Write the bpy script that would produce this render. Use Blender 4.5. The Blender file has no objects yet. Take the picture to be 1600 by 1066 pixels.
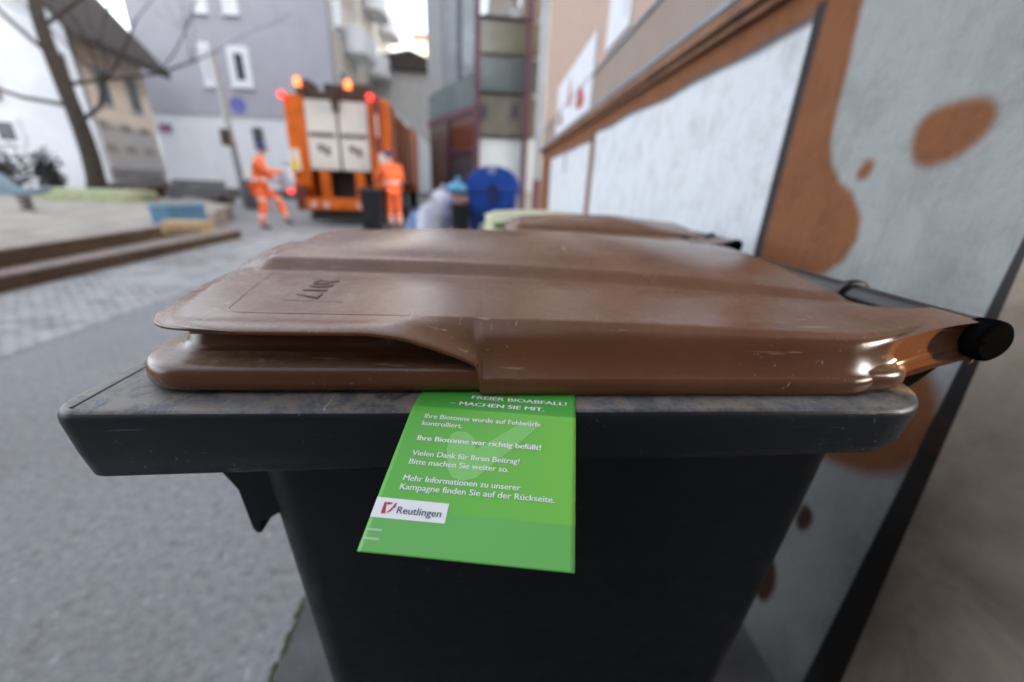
import bpy, bmesh, math, random
from mathutils import Vector, Matrix, noise
from math import sin, cos, radians, pi, sqrt, atan2
random.seed(7)
S = bpy.context.scene
COL = S.collection

# ------------------------------------------------------------------ camera, sky, sun, exposure
CAM = Vector((0, 0, 1.17)); FPX = 622.0
PITCH, ROLL, YAW = radians(21.5), radians(2.4), radians(5.0)
FWD = Vector((sin(YAW)*cos(PITCH), cos(YAW)*cos(PITCH), -sin(PITCH)))
_r = Vector((cos(YAW), -sin(YAW), 0)); _u = _r.cross(FWD)
RGT = cos(ROLL)*_r + sin(ROLL)*_u
UPV = -sin(ROLL)*_r + cos(ROLL)*_u
cd = bpy.data.cameras.new('camera'); cam = bpy.data.objects.new('camera', cd); COL.objects.link(cam)
cd.sensor_width = 36; cd.lens = 36*FPX/1600; cd.clip_start = 0.02; cd.clip_end = 500
cam.matrix_world = Matrix(((RGT.x, UPV.x, -FWD.x, CAM.x), (RGT.y, UPV.y, -FWD.y, CAM.y), (RGT.z, UPV.z, -FWD.z, CAM.z), (0, 0, 0, 1)))
cd.dof.use_dof = True; cd.dof.focus_distance = 0.255; cd.dof.aperture_fstop = 2.7
S.camera = cam

SUN_EL = radians(12); SUN_DIR = Vector((0.9*cos(SUN_EL), -0.436*cos(SUN_EL), sin(SUN_EL)))   # towards the sun
W_ = bpy.data.worlds.new('World'); S.world = W_; W_.use_nodes = True
wn = W_.node_tree; sky = wn.nodes.new('ShaderNodeTexSky'); sky.sky_type = 'NISHITA'; sky.sun_disc = False
sky.sun_elevation = SUN_EL; sky.sun_rotation = atan2(SUN_DIR.x, SUN_DIR.y)
sky.air_density = 0.8; sky.dust_density = 4.0; sky.ozone_density = 1.2; sky.altitude = 300
bg = wn.nodes['Background']; bg.inputs[1].default_value = 0.15
hs = wn.nodes.new('ShaderNodeHueSaturation'); hs.inputs['Saturation'].default_value = .34     # thin white haze over the sky
wn.links.new(sky.outputs[0], hs.inputs['Color']); wn.links.new(hs.outputs[0], bg.inputs[0])
sd = bpy.data.lights.new('sun', 'SUN'); sd.energy = 2.0; sd.angle = radians(0.5); sd.color = (.42, .30, .14)
sun = bpy.data.objects.new('sun', sd); COL.objects.link(sun)
sun.rotation_euler = (-SUN_DIR).to_track_quat('-Z', 'Y').to_euler()
S.view_settings.view_transform = 'Standard'; S.view_settings.look = 'None'
S.view_settings.exposure = 3.05; S.view_settings.gamma = 1.0

# ------------------------------------------------------------------ helpers
def ray(px, py): return FWD + RGT*((px-800)/FPX) + UPV*((533-py)/FPX)
def on_z(px, py, z=0.0):
    d = ray(px, py); return CAM + d*((z-CAM.z)/d.z)
def on_y(px, py, y):
    d = ray(px, py); return CAM + d*((y-CAM.y)/d.y)
def on_x(px, py, x):
    d = ray(px, py); return CAM + d*((x-CAM.x)/d.x)

def link(o, parent=None):
    COL.objects.link(o)
    if parent is not None: o.parent = parent
    return o
def tag(o, label=None, cat=None, group=None, kind=None):
    if label: o['label'] = label
    if cat: o['category'] = cat
    if group: o['group'] = group
    if kind: o['kind'] = kind
    return o
def empty(name, loc=(0, 0, 0), rz=0.0):
    o = bpy.data.objects.new(name, None); o.location = loc; o.rotation_euler = (0, 0, rz); o.empty_display_size = 0.1
    return link(o)

class MB:
    def __init__(s): s.v = []; s.f = []
    def add(s, vs, fs):
        n = len(s.v); s.v += [tuple(p) for p in vs]; s.f += [tuple(i+n for i in f) for f in fs]; return s
    def box(s, x0, x1, y0, y1, z0, z1, rz=0.0, c=None):
        vs = [Vector((x, y, z)) for z in (z0, z1) for x, y in ((x0, y0), (x1, y0), (x1, y1), (x0, y1))]
        if rz:
            c = Vector(c) if c else Vector(((x0+x1)/2, (y0+y1)/2, 0)); m = Matrix.Rotation(rz, 3, 'Z')
            vs = [m @ (p-c) + c for p in vs]
        return s.add(vs, [(3, 2, 1, 0), (4, 5, 6, 7), (0, 1, 5, 4), (1, 2, 6, 5), (2, 3, 7, 6), (3, 0, 4, 7)])
    def tube(s, pts, rad, n=10, cap=True):
        pts = [Vector(p) for p in pts]; rs = rad if isinstance(rad, (list, tuple)) else [rad]*len(pts)
        rings = []; up = Vector((0.13, 0.21, 1)).normalized(); prev = None
        for i, p in enumerate(pts):
            t = (pts[min(i+1, len(pts)-1)] - pts[max(i-1, 0)]).normalized()
            a = prev if prev is not None else (up.cross(t) if abs(up.dot(t)) < .95 else Vector((1, 0, 0)).cross(t))
            a = (a - t*a.dot(t)).normalized(); b = t.cross(a); prev = a
            rings.append([p + (a*cos(2*pi*k/n) + b*sin(2*pi*k/n))*rs[i] for k in range(n)])
        vs = [q for r in rings for q in r]; fs = []
        for i in range(len(pts)-1):
            for k in range(n):
                k2 = (k+1) % n; fs.append((i*n+k, i*n+k2, (i+1)*n+k2, (i+1)*n+k))
        if cap: fs.append(tuple(range(n-1, -1, -1))); fs.append(tuple((len(pts)-1)*n+k for k in range(n)))
        return s.add(vs, fs)
    def prism(s, pts, ax, a, b):
        """polygon pts (2-D) extruded along axis ax from a to b; for ax 'y' pts are (x,z), 'x' (y,z), 'z' (x,y)"""
        mk = {'y': lambda p, t: (p[0], t, p[1]), 'x': lambda p, t: (t, p[0], p[1]), 'z': lambda p, t: (p[0], p[1], t)}[ax]
        n = len(pts); vs = [mk(p, a) for p in pts] + [mk(p, b) for p in pts]
        fs = [tuple(range(n-1, -1, -1)), tuple(range(n, 2*n))] + [(i, (i+1) % n, n+(i+1) % n, n+i) for i in range(n)]
        return s.add(vs, fs)
    def loft(s, rings, closed=True, capa=False, capb=False):
        n = len(rings[0]); vs = [p for r in rings for p in r]; fs = []
        for i in range(len(rings)-1):
            for k in range(n if closed else n-1):
                k2 = (k+1) % n; fs.append((i*n+k, i*n+k2, (i+1)*n+k2, (i+1)*n+k))
        if capa: fs.append(tuple(range(n-1, -1, -1)))
        if capb: fs.append(tuple((len(rings)-1)*n+k for k in range(n)))
        return s.add(vs, fs)
    def ball(s, c, r, n=12, m=8, sc=(1, 1, 1), zmin=-1.0):
        c = Vector(c); rings = []
        for i in range(m+1):
            ph = -pi/2 + pi*i/m; z = max(sin(ph), zmin)
            rings.append([c + Vector((cos(ph)*cos(2*pi*k/n)*r*sc[0], cos(ph)*sin(2*pi*k/n)*r*sc[1], z*r*sc[2])) for k in range(n)])
        return s.loft(rings, True, True, True)
    def build(s, name, mat, parent=None, smooth=False, bevel=0.0, fix=True, sharp=35):
        me = bpy.data.meshes.new(name); me.from_pydata(s.v, [], s.f)
        if fix:
            bm = bmesh.new(); bm.from_mesh(me); bmesh.ops.recalc_face_normals(bm, faces=bm.faces); bm.to_mesh(me); bm.free()
        if mat: me.materials.append(mat)
        o = bpy.data.objects.new(name, me); link(o, parent)
        if bevel:
            b = o.modifiers.new('bevel', 'BEVEL'); b.width = bevel; b.segments = 2; b.limit_method = 'ANGLE'; b.angle_limit = radians(40)
        if smooth:
            me.polygons.foreach_set('use_smooth', [True]*len(me.polygons))
            if sharp: me.set_sharp_from_angle(angle=radians(sharp))
        return o

def rrect(x0, x1, y0, y1, r, n=6):
    """rounded rectangle, counter-clockwise; r = radius or (sw, se, ne, nw)"""
    r = r if isinstance(r, (tuple, list)) else (r,)*4
    out = []
    for (cx, cy, a0, rr) in ((x0+r[0], y0+r[0], pi, r[0]), (x1-r[1], y0+r[1], 1.5*pi, r[1]), (x1-r[2], y1-r[2], 0, r[2]), (x0+r[3], y1-r[3], .5*pi, r[3])):
        for k in range(n+1):
            a = a0 + pi/2*k/n; out.append((cx+rr*cos(a), cy+rr*sin(a)))
    return out
def chaikin(P, it=2):
    for _ in range(it):
        Q = [P[0]]
        for a, b in zip(P, P[1:]):
            Q.append(tuple(.75*x+.25*y for x, y in zip(a, b))); Q.append(tuple(.25*x+.75*y for x, y in zip(a, b)))
        Q.append(P[-1]); P = Q
    return P
def sstep(a, b, x):
    t = min(1, max(0, (x-a)/(b-a))); return t*t*(3-2*t)
def lerp(a, b, t): return a+(b-a)*t
def interp(xs, ys, x):
    if x <= xs[0]: return ys[0]
    for i in range(len(xs)-1):
        if x <= xs[i+1]: return lerp(ys[i], ys[i+1], (x-xs[i])/(xs[i+1]-xs[i]))
    return ys[-1]

# ------------------------------------------------------------------ materials
class NT:
    def __init__(s, name):
        s.m = bpy.data.materials.new(name); s.m.use_nodes = True; s.t = s.m.node_tree
        s.b = s.t.nodes['Principled BSDF']
    def n(s, typ, **kw):
        nd = s.t.nodes.new(typ)
        for k, v in kw.items():
            if k in nd.inputs.keys() if isinstance(k, str) else False: nd.inputs[k].default_value = v
            else: setattr(nd, k, v)
        return nd
    def l(s, a, b): s.t.links.new(a, b)
    def coord(s, scale=(1, 1, 1), rot=(0, 0, 0), kind='Object'):
        tc = s.n('ShaderNodeTexCoord'); mp = s.n('ShaderNodeMapping'); mp.inputs['Scale'].default_value = scale; mp.inputs['Rotation'].default_value = rot
        s.l(tc.outputs[kind], mp.inputs[0]); return mp.outputs[0]
    def noise(s, co, scale, detail=4, rough=.55, dist=0.0):
        t = s.n('ShaderNodeTexNoise'); t.inputs['Scale'].default_value = scale; t.inputs['Detail'].default_value = detail
        t.inputs['Roughness'].default_value = rough; t.inputs['Distortion'].default_value = dist; s.l(co, t.inputs['Vector']); return t.outputs['Fac']
    def ramp(s, fac, stops):
        r = s.n('ShaderNodeValToRGB'); e = r.color_ramp.elements
        while len(e) < len(stops): e.new(.5)
        for i, (p, c) in enumerate(stops):
            e[i].position = p; e[i].color = (c, c, c, 1) if isinstance(c, (int, float)) else (*c, 1)
        s.l(fac, r.inputs[0]); return r.outputs[0]
    def mix(s, fac, a, b, mode='MIX'):
        m = s.n('ShaderNodeMix'); m.data_type = 'RGBA'; m.blend_type = mode
        for sock, v in ((m.inputs[0], fac), (m.inputs[6], a), (m.inputs[7], b)):
            if hasattr(v, 'links') or hasattr(v, 'is_linked'): s.l(v, sock)
            elif isinstance(v, (int, float)): sock.default_value = v
            else: sock.default_value = (*v, 1)
        return m.outputs[2]
    def math(s, op, a, b=None):
        m = s.n('ShaderNodeMath'); m.operation = op
        for i, v in enumerate((a, b)):
            if v is None: continue
            if isinstance(v, (int, float)): m.inputs[i].default_value = v
            else: s.l(v, m.inputs[i])
        return m.outputs[0]
    def bump(s, h, strength=.2, dist=.01):
        b = s.n('ShaderNodeBump'); b.inputs['Strength'].default_value = strength; b.inputs['Distance'].default_value = dist
        s.l(h, b.inputs['Height']); s.l(b.outputs[0], s.b.inputs['Normal'])
    def set(s, **kw):
        for k, v in kw.items():
            k = k.replace('_', ' ')
            i = s.b.inputs[k]
            if isinstance(v, (int, float)): i.default_value = v
            elif isinstance(v, tuple): i.default_value = (*v, 1) if len(v) == 3 else v
            else: s.l(v, i)
        return s
def simple(name, col, rough=.6, metal=0.0, var=.15, scale=6.0, bump=0.0, spec=.5):
    t = NT(name); co = t.coord(); nz = t.noise(co, scale, 5)
    c = t.mix(t.ramp(nz, [(.3, 0.0), (.7, 1.0)]), tuple(x*(1-var) for x in col), tuple(min(1, x*(1+var)) for x in col))
    t.set(Base_Color=c, Roughness=rough, Metallic=metal, Specular_IOR_Level=spec)
    if bump: t.bump(t.noise(co, scale*6, 4), bump, .01)
    return t.m
def emis(name, col, st):
    t = NT(name); t.set(Base_Color=tuple(c*.5 for c in col), Emission_Color=col, Emission_Strength=st, Roughness=.3); return t.m

def plastic(name, col, dustcol, dust=.5, rough=.34, scratch=.35, grime=0.0, spec=.5, front=False):
    t = NT(name); co = t.coord()
    base = t.mix(t.ramp(t.noise(co, 9, 6, .6), [(.3, 0.0), (.72, 1.0)]), tuple(c*.86 for c in col), tuple(c*1.14 for c in col))
    # dust settled on upward faces: broken up by noise
    g = t.n('ShaderNodeNewGeometry'); sx = t.n('ShaderNodeSeparateXYZ'); t.l(g.outputs['True Normal'], sx.inputs[0])
    upf = t.ramp(sx.outputs['Z'], [(.55, 0.0), (.97, 1.0)])
    dn = t.ramp(t.noise(co, 14, 9, .62), [(.28, 0.12), (.74, 1.0)])
    dn2 = t.ramp(t.noise(co, 120, 5, .75), [(.28, 0.32), (.70, 1.0)])
    dm = t.math('MULTIPLY', t.math('MULTIPLY', dn, dn2), t.math('MULTIPLY', upf, dust))
    if front:      # road dust lies thickest on the front edge of the lid
        sp = t.n('ShaderNodeSeparateXYZ'); t.l(co, sp.inputs[0]); fr_ = t.ramp(t.math('ADD', sp.outputs['X'], t.math('MULTIPLY', t.noise(co, 6, 4), .12)), [(.06, 1.0), (.30, .36)]); dm = t.math('MULTIPLY', dm, fr_)
    c = t.mix(dm, base, dustcol)
    # fine pale scratches and scuffs, in two directions
    s1 = t.noise(t.coord((18, 260, 260), (.1, .1, .25)), 1.0, 3, .5, .6)
    s2 = t.noise(t.coord((240, 20, 200), (.2, .0, -.5)), 1.0, 3, .5, .6)
    reg = t.ramp(t.noise(co, 11, 4), [(.50, 0.0), (.64, 1.0)])
    sc = t.math('MULTIPLY', t.math('MAXIMUM', t.ramp(s1, [(.655, 0.0), (.72, 1.0)]), t.ramp(s2, [(.67, 0.0), (.73, 1.0)])), reg)
    spk = t.ramp(t.noise(co, 420, 2, .5), [(.72, 0.0), (.80, 1.0)])
    spk = t.math('MULTIPLY', spk, t.ramp(t.noise(co, 23, 4), [(.45, 0.0), (.7, 1.0)]))
    scr = t.math('MULTIPLY', t.math('MAXIMUM', sc, t.math('MULTIPLY', spk, .7)), scratch)
    c = t.mix(scr, c, tuple(min(1, x*1.6+.10) for x in dustcol))
    if grime:
        gm = t.ramp(t.noise(t.coord((1, 1, 1)), 46, 10, .82, .6), [(.45, 0.0), (.53, 1.0)])
        c = t.mix(t.math('MULTIPLY', t.math('MULTIPLY', gm, upf), grime), c, (.25, .205, .165))
    rg = t.math('ADD', t.math('MULTIPLY', t.math('MAXIMUM', dm, scr), .20), t.ramp(t.noise(co, 40, 6, .7), [(.3, rough*.8), (.75, rough*1.25)]))
    t.set(Base_Color=c, Roughness=rg, Specular_IOR_Level=spec)
    h = t.math('ADD', t.noise(co, 900, 3, .6), t.math('MULTIPLY', t.noise(co, 60, 3), 1.2))
    t.bump(h, .10, .002)
    return t.m

M = {}
M['brown'] = plastic('brown_plastic', (.152, .058, .024), (.47, .37, .285), .85, .19, .34, front=True)
M['cream'] = plastic('cream_plastic', (.62, .64, .42), (.55, .5, .42), .4, .35, .3)
M['dark'] = plastic('anthracite_plastic', (.0105, .0120, .0150), (.14, .14, .14), .45, .46, .20, spec=.30)
M['rim'] = plastic('anthracite_rim_plastic', (.0125, .0150, .0205), (.27, .28, .295), .98, .40, .85, .75, spec=.38)
M['black'] = simple('black_plastic', (.012, .013, .015), .38, var=.2, scale=20)
M['cap'] = simple('end_cap_plastic', (.0035, .0036, .004), .8, var=.2, scale=20, spec=0.0)
M['tubeplastic'] = simple('hinge_tube_plastic', (.012, .0135, .018), .30, var=.2, scale=20)

# ------------------------------------------------------------------ ground and paving
def asphalt():
    t = NT('asphalt'); co = t.coord()
    v = t.n('ShaderNodeTexVoronoi'); v.inputs['Scale'].default_value = 70; t.l(co, v.inputs['Vector'])
    big = t.noise(co, 1.1, 5, .6); fine = t.noise(co, 34, 7, .75); mid = t.noise(co, 9, 5, .65)
    a = t.mix(t.ramp(fine, [(.32, 0.0), (.68, 1.0)]), (.125, .128, .130), (.40, .405, .405))
    a = t.mix(t.ramp(mid, [(.35, 0.0), (.7, .55)]), a, (.30, .31, .32))
    a = t.mix(t.ramp(v.outputs['Color'], [(.90, 0.0), (.96, .8)]), a, (.48, .5, .52))
    a = t.mix(t.ramp(big, [(.45, 0.0), (.75, .45)]), a, (.16, .155, .15))
    t.set(Base_Color=a, Roughness=.85); t.bump(fine, .5, .01); return t.m
M['asphalt'] = asphalt()
def cobble():
    t = NT('cobble_paving'); co = t.coord()
    b = t.n('ShaderNodeTexBrick'); b.inputs['Scale'].default_value = 4.2; b.inputs['Mortar Size'].default_value = .035
    b.inputs['Color1'].default_value = (.48, .49, .49, 1); b.inputs['Color2'].default_value = (.22, .225, .23, 1); b.inputs['Mortar'].default_value = (.07, .062, .055, 1)
    t.l(co, b.inputs['Vector'])
    c = t.mix(t.ramp(t.noise(co, 2.2, 5, .65), [(.35, 0.0), (.68, .75)]), b.outputs['Color'], (.50, .51, .515))
    t.set(Base_Color=c, Roughness=.8); t.bump(b.outputs['Fac'], -.4, .01); return t.m
M['cobble'] = cobble()
M['sand'] = simple('sandy_play_ground', (.33, .30, .26), .95, var=.3, scale=2.5, bump=.3)
M['slab'] = simple('concrete_slab', (.11, .105, .105), .85, var=.25, scale=9, bump=.3)
M['moss'] = simple('moss', (.07, .09, .03), .95, var=.4, scale=40)
M['timber'] = simple('weathered_timber', (.10, .064, .038), .8, var=.35, scale=8, bump=.3)
M['kerbtop'] = simple('pale_timber_top', (.33, .28, .25), .85, var=.2, scale=6)

g = MB(); g.add([(-70, -12, 0), (25, -12, 0), (25, 90, 0), (-70, 90, 0)], [(0, 1, 2, 3)])
tag(g.build('ground', M['asphalt']), kind='structure')
# paved strip beside the steps, and slabs under the bins
g = MB(); g.add([(-4.55, 1.0, .004), (-3.1, 1.0, .004), (-2.9, 9.2, .004), (-4.55, 9.2, .004)], [(0, 1, 2, 3)])
tag(g.build('cobble_strip', M['cobble']), kind='structure')
pA = on_z(432, 1000); pB = on_z(474, 1066)
g = MB(); g.add([(pA.x+.035, -2, .004), (.76, -2, .004), (1.0, 7.5, .004), (pA.x+.035, 7.5, .004)], [(0, 1, 2, 3)])
tag(g.build('pavement', M['slab']), kind='structure')
g = MB()
for k in range(420):
    y = -.6+k*.012+random.uniform(-.01, .01); x = pA.x+.03+random.uniform(-.005, .005); r = random.uniform(.004, .011)
    g.ball((x, y, .003), r, 7, 4, (.7, 1.5, .5))
tag(g.build('moss_joint', M['moss'], smooth=True), kind='stuff'); 
# raised play area: two timber edged steps
ZS1, ZS2 = .16, .34
g = MB(); g.box(-30, -4.75, 1.0, 8.2, 0, ZS1-.004); tag(g.build('step_terrace', M['sand']), kind='structure')
qa, qb = on_z(0, 420, ZS1), on_z(310, 362, ZS1); kq = (qb.x-qa.x)/(qb.y-qa.y); US0 = (qa.x+kq*(1.0-qa.y), 1.0); US1 = (qb.x, qb.y)
g = MB(); g.prism([(US0[0]-.1, 1.0), (US1[0]-.1, US1[1]-.05), (-6.8, 12.0), (-8.4, 13.6), (-11.0, 16.6), (-45, 18.0), (-45, 1.0)], 'z', 0, ZS2-.01)
tag(g.build('sand_terrace', M['sand']), kind='structure')

# ------------------------------------------------------------------ wheelie bins
def lid_skin():
    NU = 92
    us_t = []
    for i in range(NU+1): us_t.append(i/NU)
    def section(u):
        t = sstep(.20, .276, u)
        Ez = interp([.20, .222, .245, .264, .2745, .2775], [1.0675, 1.0645, 1.057, 1.0495, 1.044, 1.0225], u)
        wrap = sstep(.575, .64, u)            # the side turns in towards the arm
        dv = .020*wrap
        if u < .2775:
            k = sstep(.225, .276, u)
            A = (.020, Ez); B = (.0155, Ez+.0014); C = (.0165, Ez+.0038); D = (.026, Ez+.0058+.002*k); E = (.037, lerp(1.0727, 1.0640, k)); Sh = (.047, 1.0735)
            A2 = (.0155, Ez+.0007)
        else:
            zr = sstep(.595, .69, u)*.030
            A = (.0150+dv, 1.0225+zr); A2 = (.0130+dv, 1.0262+zr); B = (.0134+dv, 1.0345+zr*.9); C = (.0175+dv*.95, 1.0385+zr*.8)
            D = (.0260+dv*.75, 1.0490+zr*.6); E = (.0350+dv*.35, 1.0640+zr*.45)
            sv = interp([.28, .40, .50, .58], [.0465, .043, .037, .034], u); Sh = (sv+dv*.35, interp([.28, .40, .50, .58, .62, .655, .70], [1.0730, 1.0718, 1.0695, 1.0685, 1.0695, 1.0755, 1.081], u)); q_ = sv-.0465
            D = (.0260+dv*.75+q_*.3, 1.0490+zr*.6); E = (.0350+dv*.4+q_*.75, 1.0640+zr*.45)
        zs = Sh[1]
        vr = interp([.0, .17, .24, .34, .44, .53, .62, .70], [.167, .169, .168, .160, .143, .124, .106, .104], u)
        zb = interp([0, .06, .25, .45, .62, .7], [1.0805, 1.079, 1.0785, 1.0770, 1.0745, 1.0785], u)
        pl = sstep(.047, .060, u)                # the raised field starts here
        step = interp([.0, .5, .63], [.0125, .012, .0065], u)*pl
        zc = lerp(1.0905, interp([.06, .2, .4, .63], [1.102, 1.1125, 1.1135, 1.099], u), sstep(.042, .078, u))
        mid = (.29+vr)/2
        LP = lambda p, q, t_: (lerp(p[0], q[0], t_), lerp(p[1], q[1], t_)); Nx = (.068, zs+.0012)
        pts = [A, A2, B, C, D, E, LP(E, Sh, .72), Sh, LP(Sh, Nx, .18), Nx, (lerp(.068, vr, .5), lerp(zs+.0012, zb, .62)), (vr-.012, zb-.0006), (vr-.004, zb), (vr-.0005, zb+step*.06), (vr+.0035, zb+step*.30), (vr+.012, zb+step*.86), (vr+.0155, zb+step*1.0),
               (vr+.021, zb+step+.0012), (lerp(vr, .29, .35), lerp(zb+step, zc, .47)), (lerp(vr, .29, .7), lerp(zb+step, zc, .84)), (.29, zc)]
        return pts
    NC = None; rings = []
    def ends(v):
        d = min(v, .58-v)
        us = interp([.0, .0155, .0165, .018, .021, .030, .037, .052, .066, .09, .137, .29], [.120, .116, .104, .090, .076, .056, .0465, .0375, .0345, .031, .026, .022], d)
        ue = interp([.0, .035, .066, .072, .080, .092, .108, .13, .29], [.694, .694, .694, .688, .665, .648, .638, .633, .622], d)
        return us, ue
    def half(u): return section(u)
    # a section is evaluated for each column position t; every point j has its own u (bowed front, hinge arms)
    vend = [p[0] for p in chaikin(section(.05), 2)]; vend2 = [p[0] for p in chaikin(section(.65), 2)]
    nj = len(vend)
    # clustered t so the vertical step at u=.277 stays crisp
    ts = sorted(set([i/70 for i in range(71)] + [.002, .005, .009, .02, .025, .035, .045]))
    def u_of(t, j):
        us = ends(vend[j])[0]; ue = ends(vend2[j])[1]
        # monotone map that pins u=.2748 and .2778 at fixed t for all j
        key_t = [0, .055, .36, .368, 1.0]; key_u = [us, max(.078, us+.012), .2742, .2779, ue]
        return interp(key_t, key_u, t)
    ts = sorted(set(ts + [.055, .36, .368, .34, .35]))
    cols = []
    for t in ts:
        cache = {}
        near = []
        for j in range(nj):
            u = u_of(t, j); p = chaikin(section(u), 2)[j]; e_ = u-u_of(0, j); near.append((u, p[0], p[1]-.0036*(1-sstep(0, .016, e_))*sstep(.016, .03, p[0])))
        far = [(u, .58-v, z) for (u, v, z) in near[::-1][1:]]
        cols.append(near+far)
    # hinge-end lip turned down
    last = cols[-1]
    cols.append([(u+.002, v, z-.003) for u, v, z in last]); cols.append([(u+.002, v, max(z-.012, 1.026)) for u, v, z in last])
    mb = MB(); mb.loft(cols, closed=False)
    mb.f = [f[::-1] for f in mb.f]
    return mb

def lid_base():
    out = rrect(.022, .655, .018, .562, (.045, .05, .05, .045), 8)
    prof = [(.010, 1.0222), (.003, 1.0225), (.0008, 1.025), (0, 1.029), (.0005, 1.036), (.003, 1.0405), (.008, 1.0425), (.017, 1.0436), (.023, 1.0455), (.026, 1.050), (.031, 1.066), (.033, 1.069)]
    rings = []
    for d, z in prof:
        rad = [max(.006, r-d*.7) for r in (.045, .05, .05, .045)]
        rings.append([(x, y, z) for x, y in rrect(.022+d, .655-d, .018+d, .562-d, rad, 8)])
    return MB().loft(rings, True, True, True)

def arm_mesh(v0, v1):
    """closed hinge arm below the lid skin with a hood round the tube end"""
    top = [(.585, 1.060), (.62, 1.0655), (.655, 1.0765), (.69, 1.0815), (.706, 1.0800), (.7155, 1.0735)]
    bot = [(.713, 1.0700), (.700, 1.0660), (.694, 1.0500), (.684, 1.0465), (.66, 1.0395), (.645, 1.0330), (.62, 1.0270), (.585, 1.0250)]
    P = chaikin(top, 1)+chaikin(bot, 1)
    m = MB(); rings = []
    for k, (v, ins) in enumerate(((v0+.004, .0022), (v0+.001, .0006), (v0, 0), (v1, 0), (v1, .001))):
        cx, cz = .65, 1.055
        rings.append([(x-(x-cx)*ins*9, v, z-(z-cz)*ins*22) for x, z in P])
    m.loft(rings, True, True, True); return m

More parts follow.
